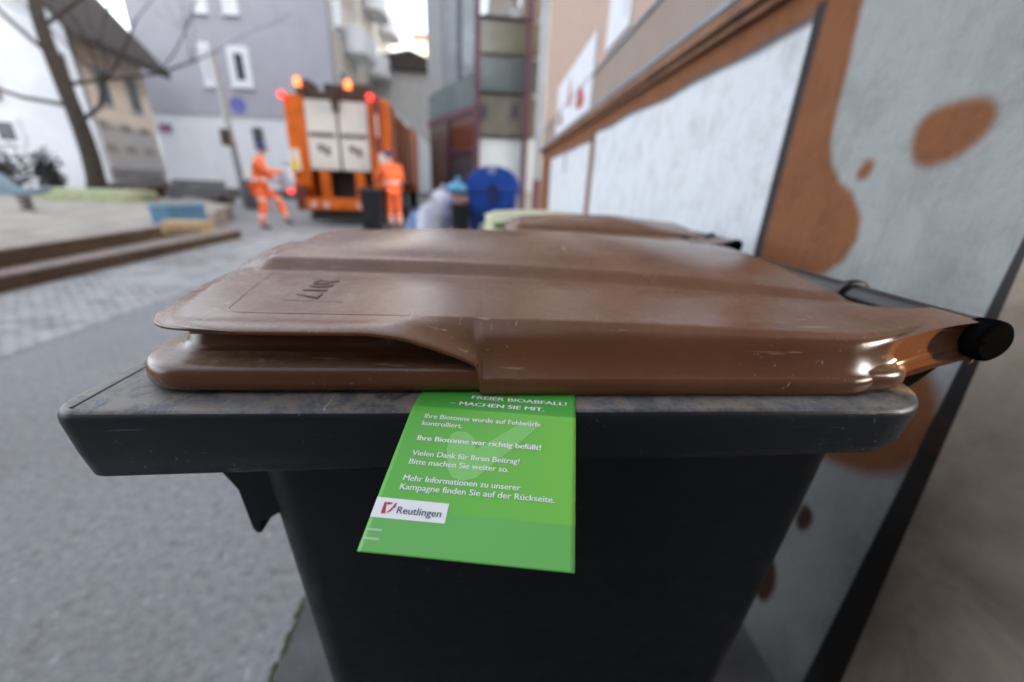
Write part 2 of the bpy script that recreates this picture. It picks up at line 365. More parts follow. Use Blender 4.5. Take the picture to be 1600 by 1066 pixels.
def make_bin(name, label, lidmat, loc, detail=True, group=None, scale=(1, 1, 1)):
    t = empty(name, loc); t.scale = scale; tag(t, label, 'wheelie bin', group)
    # body
    rings = []
    for z, a, b, c, d, r in ((0.06, .112, .600, .095, .485, .03), (.10, .108, .605, .090, .490, .032), (.5, .091, .624, .068, .512, .036), (.90, .074, .638, .050, .530, .040), (.972, .072, .640, .048, .532, .040)):
        rings.append([(x, y, z) for x, y in rrect(a, b, c, d, r, 8)])
    m = MB(); m.loft(rings, True, True, True); m.build('body', M['dark'], t, True)
    # rim: a deep collar, lower at the front
    def rim_ring(ins, z, bottom=False):
        r = [max(.003, q-ins*.8) for q in (.019, .062, .062, .019)]; dr = max(0, 1.01-z)*.09
        ring = []
        for x, y in rrect(-.0085+ins+dr*.15, .657-ins-dr, -.005+ins+dr, .585-ins-dr, r, 8):
            zz = z
            if bottom: zz = z + .012*sstep(.06, .125, x)
            ring.append((x, y, zz))
        return ring
    rr = [rim_ring(.075, .975), rim_ring(.030, .972, True), rim_ring(.0065, .9645, True), rim_ring(.0040, .9630, True), rim_ring(.0018, .9645, True), rim_ring(.0004, .985), rim_ring(0, 1.010), rim_ring(.0004, 1.0150), rim_ring(.0018, 1.0182),
          rim_ring(.004, 1.0196), rim_ring(.007, 1.0201), rim_ring(.03, 1.0204), rim_ring(.06, 1.0202), rim_ring(.066, 1.012), rim_ring(.075, .975)]
    m = MB(); m.loft(rr); rim = m.build('rim', M['rim'], t, True, sharp=50)
    # groove strip along the front of the rim
    m = MB(); m.box(.0055, .0072, .002, .578, 1.0195, 1.0207); m.build('rim_seam', M['black'], rim)
    # comb grip under the front of the rim
    P = [(a+.012, b+.010) for a, b in [(.022, .962), (.028, .925), (.033, .905), (.038, .895), (.0425, .886), (.0465, .838), (.050, .832), (.0545, .833), (.056, .846), (.090, .866), (.11, .93), (.11, .962)]]
    m = MB()
    m.prism(P, 'y', .062, .088)
    for k in range(1, 9): m.prism(P, 'y', .080+k*.050, .086+k*.050)
    m.prism([(a+.022, b+.010) for a, b in [(.015, .948), (.021, .915), (.034, .886), (.039, .836), (.0415, .838), (.038, .889), (.025, .917), (.020, .948)]], 'y', .0885, .490)
    m.build('front_grip', M['dark'], t, False, .0012)
    # lid
    L = lid_skin().build('lid', lidmat, t, True, fix=False, sharp=0)
    so = L.modifiers.new('thickness', 'SOLIDIFY'); so.thickness = .0024; so.offset = -1
    lid_base().build('lid_underframe', lidmat, L, True, sharp=60)
    for v0, v1 in ((.0300, .072), (.508, .550)):
        arm_mesh(v0, v1).build('hinge_arm', lidmat, L, True, sharp=50, bevel=.0012)
    if detail:
        # raised bead round the front field and the date stamp
        path = [(.23, .047, 1.0765), (.16, .0475, 1.0765), (.10, .0485, 1.0765), (.090, .051, 1.0768), (.086, .058, 1.0772), (.077, .12, 1.0785), (.070, .172, 1.0785)]
        m = MB(); m.tube([(u, v, lid_z(u, v)-.0003) for u, v, z in chaikin(path, 2)], [.0007]*len(chaikin(path, 2)), 8); m.build('bead', lidmat, L, True)
        path = [(.165, .0755), (.125, .0765), (.115, .078), (.1125, .083), (.110, .150)]
        path = chaikin([(a, b, 0) for a, b in path], 2)
        m = MB(); m.tube([(a, b, lid_z(a, b)-.0003) for a, b, c in path], .0006, 6); m.build('date_frame', lidmat, L, True)
        cu = bpy.data.curves.new('year_stamp', 'FONT'); cu.body = '2017'; cu.size = .0285; cu.extrude = .0005; cu.offset = .0001; cu.align_x = 'CENTER'; cu.align_y = 'CENTER'; cu.space_character = 1.08; cu.bevel_depth = .0002
        to = bpy.data.objects.new('tmp', cu); COL.objects.link(to); dg = bpy.context.evaluated_depsgraph_get()
        me = bpy.data.meshes.new_from_object(to.evaluated_get(dg)); bpy.data.objects.remove(to)
        for v in me.vertices:       # text runs towards -v, its top points to the hinge
            x, y, z = v.co; uu, vv = .1315+y, .1125-x
            v.co = (uu, vv, lid_z(uu, vv)+z+.0002)
        me.materials.clear(); me.materials.append(M['stamp']); me.name = 'year_stamp'
        link(bpy.data.objects.new('year_stamp', me), L)
    # hinge tube through the arms
    ax, az = .692, 1.066
    m = MB(); m.tube([(ax, .028, az), (ax, .552, az)], .0155, 20); tu = m.build('hinge_tube', M['tubeplastic'], t, True)
    for v in (.158, .418):
        m = MB(); m.tube([(ax, v-.004, az), (ax, v-.003, az), (ax, v+.003, az), (ax, v+.004, az)], [.0185, .0205, .0205, .0185], 20); m.build('collar', M['black'], tu, True)
    for v, s in ((.034, -1), (.546, 1)):
        m = MB(); m.tube([(ax, v-s*.004, az), (ax, v+s*.006, az), (ax, v+s*.011, az), (ax, v+s*.0135, az), (ax, v+s*.0140, az)], [.0165, .0178, .0172, .0140, .003], 22)
        m.box(ax-.012, ax+.012, min(v+s*.0132, v+s*.0147), max(v+s*.0132, v+s*.0147), az-.0008, az+.0008); m.build('end_cap', M['cap'], tu, True)
    for v in (.050, .500):
        P = chaikin([(.585, .985), (.645, .985), (.690, 1.020), (.708, 1.050), (.706, 1.074), (.684, 1.074), (.680, 1.050), (.655, 1.030), (.585, 1.015)], 1)
        m = MB(); m.prism(P, 'y', v+.003, v+.027); m.build('hinge_bracket', M['cap'], t, True, .001)
    for v in (.03, .50):
        wl = MB(); wl.tube([(.60, v, .10), (.60, v+.05, .10)], .10, 24); w_ = wl.build('wheel', M['black'], t, True)
    return t
_lz = {}
def lid_z(u, v):
    """height of the lid top by searching its section"""
    global _SEC
    best = None
    for (a, b) in zip(_lidpts(u), _lidpts(u)[1:]):
        if a[0] <= v <= b[0] and b[0] > a[0]: best = lerp(a[1], b[1], (v-a[0])/(b[0]-a[0]))
    return best if best is not None else 1.077
def _lidpts(u):
    k = round(u, 4)
    if k in _lz: return _lz[k]
    zs = interp([.06, .20, .28, .40], [1.0735, 1.0735, 1.0728, 1.0705], u); vr = interp([.0, .17, .24, .34, .44], [.167, .169, .168, .160, .143], u); zb = interp([0, .06, .25, .45], [1.0805, 1.079, 1.0785, 1.0770], u)
    P = [(.047, zs), (.068, zs+.0012), (lerp(.068, vr, .5), lerp(zs+.0012, zb, .62)), (vr-.012, zb-.0006), (vr-.004, zb)]
    P = [(.03, zs-.004)]+chaikin(P, 2); _lz[k] = P; return P
M['stamp'] = simple('date_stamp_plastic', (.11, .05, .032), .45, var=.1, scale=30)

B0 = (-.277, .248, 0)
bin1 = make_bin('wheelie_bin', 'dark grey wheelie bin with dusty brown lid stamped 2017, nearest, green card under its lid', M['brown'], B0, True, 'wheelie bins lined up beside the wall')
bin2 = make_bin('wheelie_bin', 'second brown lidded wheelie bin standing directly behind the nearest one, mostly hidden', M['brown'], (.045, .248+.62, .004), False, 'wheelie bins lined up beside the wall', (.78, .84, .986))
bin3 = make_bin('wheelie_bin', 'wheelie bin with pale cream lid standing behind the brown lidded bins', M['cream'], (.0, 1.66, .004), False, 'wheelie bins lined up beside the wall', (.84, .84, .952))

# ------------------------------------------------------------------ green notice card under the lid
def card():
    Wd = Vector((.98825759, -.15271317, 0)).normalized()
    Ld = Vector((-.17917345, -.93450656, 0)).normalized()
    TL = on_z(655, 620, 1.0216)
    # slope profile along the length: flat under the lid, then drooping in the air
    N = 200; s0, s1 = -.048, .1165; zs = []; z = 0.0; hs = []; h = s0
    ds = (s1-s0)/N; prof = []
    hpos = s0; zz = 0.0
    for i in range(N+1):
        s = s0+ds*i
        prof.append((s, hpos, zz))
        a = radians(20.5)*sstep(.004, .022, s)+radians(2)*sstep(.03, .11, s)
        hpos += cos(a)*ds; zz -= sin(a)*ds
    def P(w, s, off=0.0):
        w *= 1.055; s *= 1.055
        f = (s-s0)/ds; i = max(0, min(N-1, int(f))); t = f-i
        h = lerp(prof[i][1], prof[i+1][1], t); z_ = lerp(prof[i][2], prof[i+1][2], t)
        sl = (prof[i+1][2]-prof[i][2])/(prof[i+1][1]-prof[i][1]); nz = 1/sqrt(1+sl*sl)
        return TL + Wd*w + Ld*(h - sl*nz*off) + Vector((0, 0, z_+nz*off))
    # `w` in metres along the card's width, `s` in metres along its length, s=0 at the lid's edge
    K = 1.0
    root = empty('notice_card', P(.055, .05)); tag(root, 'green paper card with white German text clamped under the brown lid', 'card')
    o0 = Vector(root.location)
    def grid(w0, w1, sa, sb, nw, ns, off, shear=0.0):
        vs = []; fs = []
        for i in range(ns+1):
            for j in range(nw+1):
                w = lerp(w0, w1, j/nw); s = lerp(sa, sb, i/ns)
                vs.append(P(w, s, off)-o0)
        for i in range(ns):
            for j in range(nw):
                a = i*(nw+1)+j; fs.append((a, a+nw+1, a+nw+2, a+1))
        return MB().add(vs, fs)
    t = NT('green_card_print'); at = t.n('ShaderNodeAttribute'); at.attribute_name = 'print'; t.set(Base_Color=at.outputs['Color'], Roughness=.42, Specular_IOR_Level=.4)
    W, Lb = .1085, .1045
    mb = grid(0, W, -.04, Lb, 44, 150, 0); sh = mb.build('card_sheet', t.m, root, True, fix=False, sharp=0)
    so = sh.modifiers.new('thickness', 'SOLIDIFY'); so.thickness = .0004; so.offset = -1
    ca = sh.data.color_attributes.new('print', 'FLOAT_COLOR', 'POINT')
    nw = 44
    for i in range(151):
        for j in range(nw+1):
            w = W*j/nw; s = lerp(-.04, Lb, i/150)
            top = (.078, .40, .058); mid = lerp(0, 1, w/W)
            body = (lerp(.130, .195, mid), lerp(.51, .58, mid), lerp(.066, .070, mid)); low = (.150, .50, .105)
            k1 = sstep(.0108, .0118, s); k2 = sstep(.0812, .0822, s)
            c = [lerp(a, b, k1) for a, b in zip(top, body)]; c = [lerp(a, b, k2) for a, b in zip(c, low)]
            ca.data[i*(nw+1)+j].color = (*c, 1)
    white = simple('white_print', (.93, .94, .93), .45, var=.02); pale = simple('pale_green_print', (.255, .65, .155), .45, var=.03)
    red = simple('red_print', (.50, .04, .08), .45, var=.05); navy = simple('dark_blue_print', (.06, .075, .16), .45, var=.05)
    def flat(name, poly, mat, off):
        me = bpy.data.meshes.new(name); bm = bmesh.new(); vs = [bm.verts.new((a, b, 0)) for a, b in poly]; bm.faces.new(vs)
        bmesh.ops.triangulate(bm, faces=bm.faces)
        bmesh.ops.subdivide_edges(bm, edges=bm.edges, cuts=3, use_grid_fill=True)
        for v in bm.verts: v.co = P(v.co.x, v.co.y, off)-o0
        bm.to_mesh(me); bm.free(); me.materials.append(mat); return link(bpy.data.objects.new(name, me), sh)
    def text(name, body, w, s, width, size, bold, mat=white, off=.00032, sx=None):
        cu = bpy.data.curves.new(name, 'FONT'); cu.body = body; cu.size = size; cu.resolution_u = 4
        to = bpy.data.objects.new('tmp', cu); COL.objects.link(to); dg = bpy.context.evaluated_depsgraph_get(); dg.update()
        me = bpy.data.meshes.new_from_object(to.evaluated_get(dg)); bpy.data.objects.remove(to)
        xs = [v.co.x for v in me.vertices]; k = width/(max(xs)-min(xs)); x0 = min(xs)
        base = [v.co.copy() for v in me.vertices]; fcs = [tuple(p.vertices) for p in me.polygons]; bpy.data.meshes.remove(me)
        mb = MB()
        for q, dx in enumerate((0, bold, -bold) if bold else (0,)):        # heavier print: the same letters laid twice more, a hair apart
            mb.add([P(w+(c.x-x0)*k+dx, s-c.y, off+q*.00003)-o0 for c in base], fcs)
        return mb.build(name, mat, sh, fix=False)
    # tick mark
    tick = [(.0305, .0330), (.0335, .0300), (.0400, .0298), (.0455, .0335), (.0480, .0420), (.0740, .0190), (.0790, .0165), (.0830, .0175), (.0850, .0205), (.0835, .0235), (.0520, .0600), (.0450, .0630), (.0380, .0610), (.0340, .0560), (.0305, .0430)]
    flat('tick_mark', tick, pale, .00016)
    text('heading', 'FREIER BIOABFALL!', .0365, -.0022, .0660, .0064, .00021)
    text('heading', '– MACHEN SIE MIT.', .0235, .0072, .0640, .0064, .00021)
    text('body_text', 'Ihre Biotonne wurde auf Fehlwürfe', .0105, .0215, .0755, .0050, .00009)
    text('body_text', 'kontrolliert.', .0105, .0273, .0260, .0050, .00009)
    text('bold_text', 'Ihre Biotonne war richtig befüllt!', .0108, .0386, .0765, .0051, .00020)
    text('body_text', 'Vielen Dank für Ihren Beitrag!', .0108, .0492, .0645, .0050, .00010)
    text('body_text', 'Bitte machen Sie weiter so.', .0108, .0550, .0590, .0050, .00010)
    text('body_text', 'Mehr Informationen zu unserer', .0108, .0655, .0670, .0050, .00011)
    text('body_text', 'Kampagne finden Sie auf der Rückseite.', .0106, .0708, .0865, .0050, .00009)
    flat('logo_panel', [(.0, .0762), (.0402, .0765), (.0402, .0872), (.0, .0872)], white, .00018)
    flat('emblem', [(.0050, .0787), (.0062, .0787), (.0062, .0838), (.0072, .0838), (.0072, .0849), (.0050, .0849)], red, .00036)
    flat('emblem', [(.0065, .0787), (.0098, .0787), (.0088, .0799), (.0065, .0799)], red, .00036)
    flat('emblem', [(.0074, .0848), (.0090, .0829), (.0102, .0811), (.0110, .0787), (.0118, .0787), (.0118, .0815), (.0110, .0815), (.0100, .0835)], red, .00036)
    text('place_name', 'Reutlingen', .0133, .0842, .0240, .0054, .00006, navy, .00036)
    for s in (.0935, .0980): flat('bar_mark', [(.0004, s-.0006), (.0090, s-.0006), (.0090, s+.0006), (.0004, s+.0006)], pale if s > .1 else simple('light_bar_print', (.42, .66, .40), .45, var=.02), .0002)
card()

# ------------------------------------------------------------------ painted wall on the right
TH = radians(2.0); XW = .75
WD = Vector((sin(TH), cos(TH), 0)); WN = Vector((cos(TH), -sin(TH), 0))
def wp(s, z, off=0.0): return Vector((XW, 0, z)) + WD*s - WN*off      # off towards the lane
def inpoly(x, y, P):
    c = False; j = len(P)-1
    for i in range(len(P)):
        if (P[i][1] > y) != (P[j][1] > y) and x < (P[j][0]-P[i][0])*(y-P[i][1])/(P[j][1]-P[i][1])+P[i][0]: c = not c
        j = i
    return c
def dpoly(x, y, P):
    d = 9.
    for (ax, ay), (bx, by) in zip(P, P[1:]+P[:1]):
        dx, dy = bx-ax, by-ay; t = max(0, min(1, ((x-ax)*dx+(y-ay)*dy)/(dx*dx+dy*dy+1e-12)))
        q = sqrt((x-ax-t*dx)**2+(y-ay-t*dy)**2); d = min(d, q)
    return -d if inpoly(x, y, P) else d
def sm(P): 
    Q = P+[P[0]]
    for _ in range(2):
        R = []
        for a, b in zip(Q, Q[1:]):
            R.append((.75*a[0]+.25*b[0], .75*a[1]+.25*b[1])); R.append((.25*a[0]+.75*b[0], .25*a[1]+.75*b[1]))
        Q = R+[R[0]]
    return Q[:-1]
RUST = (.255, .098, .039); WHITE = (.76, .775, .80); CONC = (.385, .395, .38); BLK = (.035, .036, .042)
rust_main = [(1.10, 1.66), (.985, 1.66), (.969, 1.543), (.957, 1.44), (.952, 1.34), (.945, 1.29), (.925, 1.245), (.885, 1.205), (.840, 1.180), (.800, 1.135), (.790, 1.09), (.805, 1.045), (.840, 1.010), (.905, .975), (.96, .93), (1.10, .90)]
rust_low = sm([(.70, .93), (.56, .91), (.512, .83), (.512, .735), (.575, .665), (.644, .635), (.74, .60), (.86, .62), (.92, .80), (.82, .92)])
drip1 = sm([(.69, .495), (.655, .49), (.648, .455), (.67, .415), (.695, .43)]); drip2 = sm([(.735, .30), (.69, .27), (.672, .215), (.69, .13), (.735, .14)])
blob = sm([(q_-.018, w_) for q_, w_ in [(.770, 1.270), (.766, 1.310), (.722, 1.326), (.662, 1.324), (.640, 1.292), (.655, 1.252), (.700, 1.226), (.745, 1.224)]]); sblob = sm([(.850, 1.212), (.838, 1.246), (.810, 1.242), (.812, 1.214), (.830, 1.203)])
PANELS = [(1.115, 3.33, .25, 1.555), (3.50, 5.95, .25, 1.515)]
def mural(s, z):
    w = .02*noise.noise(Vector((s*3, z*3, 0)))
    c = list(CONC)
    def over(col, a):
        for i in range(3): c[i] = lerp(c[i], col[i], a)
    def soft(d, e): return 1-sstep(-e, e, d)
    if s < 1.12 and z < 1.7:
        for P, e in ((rust_main, .010), (rust_low, .018), (drip1, .008), (drip2, .010), (blob, .011), (sblob, .009)):
            col = RUST if P in (rust_main, rust_low, blob, sblob) else (.07, .028, .015)
            over(col, soft(dpoly(s+w*.15, z+w*.15, P), e))
    if s >= 1.085: over(RUST, sstep(1.085, 1.095, s))
    for (a, b, z0, z1) in PANELS:
        zt = z1+.018*noise.noise(Vector((s*2.2, 3, 1)))
        over(WHITE, sstep(a-.004, a+.004, s)*(1-sstep(b-.004, b+.004, s))*(1-sstep(zt-.006, zt+.006, z))*sstep(z0, z0+.01, z))
        # sprayed dark outline: sharp at the near side, feathered along the top
        if abs(z-zt) < .09 and a-.02 < s < b+.03:
            over((.10, .105, .12), .85*soft(abs(z-zt-.004)-(.010+.008*noise.noise(Vector((s*5, 7, 2)))), .013))
        if a < 2: over(BLK, soft(abs(s-(a-.018))-.016, .004)*(1-sstep(z1+.03, z1+.05, z)))
        else: over((.20, .085, .04), soft(abs(s-(a-.09))-.05, .02)*(1-sstep(z1+.06, z1+.1, z)))
        over(BLK, .8*soft(abs(s-(b+.03))-.03, .015)*(1-sstep(z1+.0, z1+.03, z)))
    over((.08, .04, .03), soft(dpoly(s, z, [(4.70, 1.56), (4.80, 1.56), (4.78, 1.32), (4.70, 1.30)]), .02))
    if 5.95 < s: over(RUST, sstep(5.95, 6.0, s))
    return c
def mural_mat():
    t = NT('painted_render'); at = t.n('ShaderNodeAttribute'); at.attribute_name = 'paint'; co = t.coord()
    n1 = t.noise(co, 7, 10, .74); n2 = t.noise(co, 60, 6, .72); st = t.noise(t.coord((1, 22, 1.5)), 1.3, 8, .70, .5); dr_ = t.noise(t.coord((1, 60, 3)), 1.1, 5, .6, .4)
    P_ = at.outputs['Color']
    c = t.mix(t.ramp(n1, [(.30, .75), (.52, .0)]), P_, t.mix(1.0, P_, (.62, .63, .60), 'MULTIPLY'))
    c = t.mix(t.ramp(st, [(.52, 0.0), (.74, .36)]), c, t.mix(1.0, c, (1.25, 1.26, 1.26), 'MULTIPLY'))
    c = t.mix(t.ramp(st, [(.24, .45), (.44, 0.0)]), c, t.mix(1.0, c, (.66, .67, .62), 'MULTIPLY'))
    c = t.mix(t.ramp(dr_, [(.62, 0.0), (.72, .35)]), c, t.mix(1.0, c, (.72, .72, .68), 'MULTIPLY'))
    c = t.mix(t.ramp(n2, [(.30, .45), (.46, 0.0)]), c, t.mix(1.0, c, (.70, .70, .68), 'MULTIPLY'))
    t.set(Base_Color=c, Roughness=.78, Specular_IOR_Level=.3)
    h = t.math('ADD', t.math('MULTIPLY', n1, 2.0), t.math('ADD', n2, t.math('MULTIPLY', st, .8))); t.bump(h, .6, .007); return t.m
M['mural'] = mural_mat()
M['peach'] = simple('peach_render', (.52, .37, .29), .9, var=.08, scale=4, bump=.2)
def ribbed():
    t = NT('ribbed_cladding'); co = t.coord(); w = t.n('ShaderNodeTexWave'); w.bands_direction = 'Y'; w.inputs['Scale'].default_value = 9; w.inputs['Distortion'].default_value = 0; t.l(co, w.inputs['Vector'])
    c = t.mix(t.ramp(w.outputs['Fac'], [(.3, 0.0), (.7, 1.0)]), (.24, .18, .145), (.42, .32, .26)); c = t.mix(t.ramp(t.noise(co, 2.5, 6, .7), [(.4, 0.0), (.7, .5)]), c, (.36, .30, .26))
    t.set(Base_Color=c, Roughness=.8); t.bump(w.outputs['Fac'], .5, .01); return t.m
M['ribbed'] = ribbed()
M['ledge'] = simple('rusty_ledge_paint', (.24, .115, .062), .7, var=.35, scale=5, bump=.3)
M['ledgetop'] = simple('grey_ledge_top', (.24, .27, .31), .6, var=.2, scale=3)
M['white'] = simple('white_render', (.70, .72, .75), .85, var=.05, scale=2, bump=.1)
M['zinc'] = simple('zinc_pipe', (.42, .45, .48), .4, .3, var=.12, scale=3)

wall = empty('painted_wall', (XW, 0, 0), -TH); tag(wall, 'right hand wall with rust brown and white graffiti panels under a peach upper storey', 'wall')
ss = [.525]
while ss[-1] < 7.15: ss.append(ss[-1]+max(.0055, (ss[-1]-.2)*.0105))
zz = [0, .1] + [.12+i*.008 for i in range(int((1.66-.12)/.008)+1)]
vs = [(0, s, z) for s in ss for z in zz]; nz_ = len(zz)
fs = [(i*nz_+k, i*nz_+k+1, (i+1)*nz_+k+1, (i+1)*nz_+k) for i in range(len(ss)-1) for k in range(nz_-1)]
o = MB().add(vs, fs).build('painted_render', M['mural'], wall, fix=False)
ca = o.data.color_attributes.new('paint', 'FLOAT_COLOR', 'POINT')
flat_ = []
for s in ss:
    for z in zz: flat_ += [*mural(s, z), 1.0]
ca.data.foreach_set('color', flat_)
m = MB(); m.box(.005, 12, .55, 7.15, 0, 1.66); m.build('wall_core', M['white'], wall)  # unseen depth behind the face added to block the low sun
m = MB(); m.box(-.050, .2, .22, 7.15, 1.662, 1.70); m.box(-.028, .2, .22, 7.15, 1.640, 1.660); m.build('ledge', M['ledge'], wall, bevel=.004)
m = MB(); m.box(-.054, .18, .22, 7.15, 1.7015, 1.722); m.build('ledge_cap', M['ledgetop'], wall, bevel=.003)
m = MB(); m.box(-.006, .18, .22, 7.15, 1.724, 1.985); m.build('ribbed_cladding', M['ribbed'], wall)
m = MB(); m.box(-.018, .18, .22, 7.15, 1.986, 2.002); m.build('cladding_strip', M['ledgetop'], wall)
m = MB(); m.box(-.002, 12, .22, 7.15, 2.004, 14); m.build('upper_storey', M['peach'], wall)  # unseen height and depth sized to keep the low sun off

# dark post and metal door right of the mural
M['post'] = simple('black_door_frame', (.024, .021, .020), .5, var=.5, scale=5)
def doorleaf():
    t = NT('grey_brown_door_metal'); co = t.coord(); n = t.noise(co, 4, 8, .68, .6); n2 = t.ramp(t.noise(co, 48, 3, .5), [(.74, 0.0), (.78, 1.0)])
    c = t.mix(t.ramp(n, [(.3, 0.0), (.7, 1.0)]), (.21, .16, .12), (.52, .415, .32)); c = t.mix(n2, c, (.40, .37, .32))
    t.set(Base_Color=c, Roughness=.40, Metallic=.1); t.bump(t.noise(co, 9, 5, .6), .25, .01); return t.m
dr = empty('metal_door', wp(.30, 0), -TH); tag(dr, 'brown grey metal door with black frame post at the right edge', 'door')
m = MB(); m.box(-.006, .12, .150, .224, 0, 1.60); fr = m.build('frame_post', M['post'], dr, bevel=.004)
m = MB(); m.prism([(-.08, .02), (.143, .02), (.236, 1.61), (-.08, 1.61)], 'x', -.011, -.0075); m.build('door_leaf', doorleaf(), dr)
m = MB(); m.box(-.0072, -.0062, .152, .222, .77, .84); m.build('paint_patch', simple('dark_rust_paint', (.035, .015, .011), .6, var=.4, scale=12), fr)

# unseen wall added behind the camera, its opening shaped to light the hinge
SH = Vector((.385, .285, 1.045)); kk = (.775-SH.x)/SUN_DIR.x; hole = SH + SUN_DIR*kk
hy, hz = hole.y, hole.z; cw = empty('added_sun_gap_wall', (0, 0, 0)); tag(cw, 'unseen wall added behind the viewer, its opening shaping the sunlight on the hinge', 'wall')
bw = MB(); bw.prism([(-14, 0), (.205, 0), (.205, 14), (-14, 14), (-14, hz), (hy-.055, hz), (hy-.055, hz+.042), (hy+.045, hz+.042), (hy+.045, hz-.05), (hy-.055, hz-.05), (hy-.055, hz-.001), (-14, hz-.001)], 'x', .775, .83)
bw.build('wall_face', simple('dark_grey_render', (.13, .125, .12), .9), cw)
# unseen house added behind the viewer to cut the sky light
rh = empty('added_shade_house', (0, 0, 0)); tag(rh, 'unseen grey house added behind the viewer to cut the sky light', 'house')
m = MB(); m.box(-9, .77, -7, -3.2, 0, 6.2); m.build('house_wall', simple('grey_house_render', (.17, .165, .16), .9), rh)
for x in (-7, -4.6, -2.2):
    for z in (1.2, 4.2):
        m = MB(); m.box(x, x+1.1, -3.21, -3.14, z, z+1.5); m.build('window', M['black'], rh)

# posters on the wall
def poster(name, label, s0, s1, z0, z1, cols):
    r = empty(name, wp((s0+s1)/2, 0), -TH); tag(r, label, 'poster')
    m = MB(); h = (s1-s0)/2; m.box(-.016, -.004, -h, h, z0, z1); sh_ = m.build('sheet', simple('white_poster_paper', (.78, .79, .82), .6, var=.06, scale=3), r)
    for k, (a, b, c, d, col) in enumerate(cols):
        m = MB(); m.prism(sm([(lerp(-h, h, a), lerp(z0, z1, c)), (lerp(-h, h, b), lerp(z0, z1, c+.05)), (lerp(-h, h, b-.05), lerp(z0, z1, d)), (lerp(-h, h, a+.1), lerp(z0, z1, d-.04))]), 'x', -.0185, -.0162)
        m.build('printed_shape', simple('poster_ink', col, .6, var=.1), sh_)
poster('wall_poster', 'white poster with red and brown shapes on the wall above the ledge', 3.6, 5.6, 1.76, 2.28, [(.1, .35, .1, .5, (.45, .10, .10)), (.45, .6, .3, .9, (.40, .15, .12)), (.7, .95, .1, .45, (.40, .26, .16))])
poster('wall_poster', 'pale poster with violet edge higher on the peach wall nearer the camera', 2.72, 3.25, 2.04, 2.9, [(.05, .3, .05, .9, (.62, .58, .72))])
# rain pipe at the wall's end and red plinth below it
m = MB(); e = wp(7.3, 0, .06); m.tube([(e.x, e.y, 1.25), (e.x, e.y, 7.5)], .055, 14); pp = empty('rain_pipe', (0, 0, 0)); tag(pp, 'grey rain pipe running down the far end of the painted wall', 'rain pipe')
pm = m.build('pipe', M['zinc'], pp, True)
for z in (1.9, 3.4, 5.2): m = MB(); m.tube([(e.x, e.y, z), (e.x, e.y, z+.06)], .064, 14); m.build('clamp', M['zinc'], pp, True)
m = MB(); m.tube([(e.x, e.y, 0), (e.x, e.y, 1.252)], .06, 14); m.build('standpipe', simple('dark_red_pipe', (.20, .045, .05), .5), pp, True)

# ------------------------------------------------------------------ buildings
M['frame'] = simple('white_window_frame', (.72, .74, .78), .5, var=.04)
def glass(name, col, rough=.08):
    t = NT(name); t.set(Base_Color=col, Roughness=rough, Specular_IOR_Level=.8, Coat_Weight=.3); return t.m
M['pane'] = glass('dark_window_glass', (.055, .075, .085)); _t = NT('sky_reflecting_glass'); _t.set(Base_Color=(.42, .46, .46), Metallic=.85, Roughness=.07); _t.bump(_t.noise(_t.coord(), .9, 3, .5), .25, .2); M['skyglass'] = _t.m
def window(parent, x0, x1, z0, z1, y, org, fw=.16, pane=None, depth=.10):
    """window on a facade facing -Y; coordinates in world, parent at org"""
    ox, oy, oz = org; m = MB(); x0 -= ox; x1 -= ox; z0 -= oz; z1 -= oz; y -= oy
    m.box(x0, x1, y-depth, y+.02, z1-fw, z1); m.box(x0, x1, y-depth, y+.02, z0, z0+fw); m.box(x0, x0+fw, y-depth, y+.02, z0+fw, z1-fw); m.box(x1-fw, x1, y-depth, y+.02, z0+fw, z1-fw)
    m.box(x0-.05, x1+.05, y-depth-.06, y-depth, z0-.05, z0+.03)
    f = m.build('window', M['frame'], parent)
    m = MB(); m.box(x0+fw-.01, x1-fw+.01, y-.03, y+.01, z0+fw-.01, z1-fw+.01); m.build('pane', pane or M['pane'], f)
    return f
# lilac grey block
GY = 22.0
a = on_y(519, 112, GY); xr = a.x; fl = on_y(400, 184, GY).z
gb = empty('apartment_block', (xr, GY, 0)); tag(gb, 'tall lilac grey block with white ground floor and white framed windows', 'building')
M['lilac'] = simple('lilac_grey_render', (.375, .375, .425), .9, var=.05, scale=1.5, bump=.1); M['warmside'] = simple('pale_warm_render', (.60, .56, .52), .9, var=.07, scale=1)
LW = on_y(203, 50, GY).x-xr; m = MB(); m.box(LW, 0, 0, .35, fl, 20); m.build('front_wall', M['lilac'], gb)
m = MB(); m.box(LW, -.02, .06, .36, .45, fl-.01); m.build('ground_floor', M['white'], gb)
m = MB(); m.box(LW, -.01, .04, .36, 0, .45); m.build('plinth', M['slab'], gb)
m = MB(); m.box(LW, .02, .36, 15.0, .0, 20); m.build('side_wall', M['warmside'], gb)
for (p0, p1) in (((309, 66), (340, 136)), ((353, 72), (398, 138)), ((288, -60), (326, 22)), ((336, -60), (374, 24))):
    A = on_y(p0[0], p0[1], GY); B = on_y(p1[0], p1[1], GY)
    window(gb, A.x, B.x, B.z, A.z, GY, gb.location, .26, None if p0[1] > 0 else M['frame'])
A = on_y(393, 199, GY); B = on_y(413, 225, GY); m = MB(); m.box(A.x-xr, B.x-xr, -.02, .1, B.z, A.z); m.build('vent', M['pane'], gb)
A = on_y(247, 193, GY); m = MB(); m.box(A.x-xr, A.x-xr+.5, .0, .05, A.z-.35, A.z); m.build('wall_sign', simple('purple_sign', (.25, .10, .24), .5), gb)
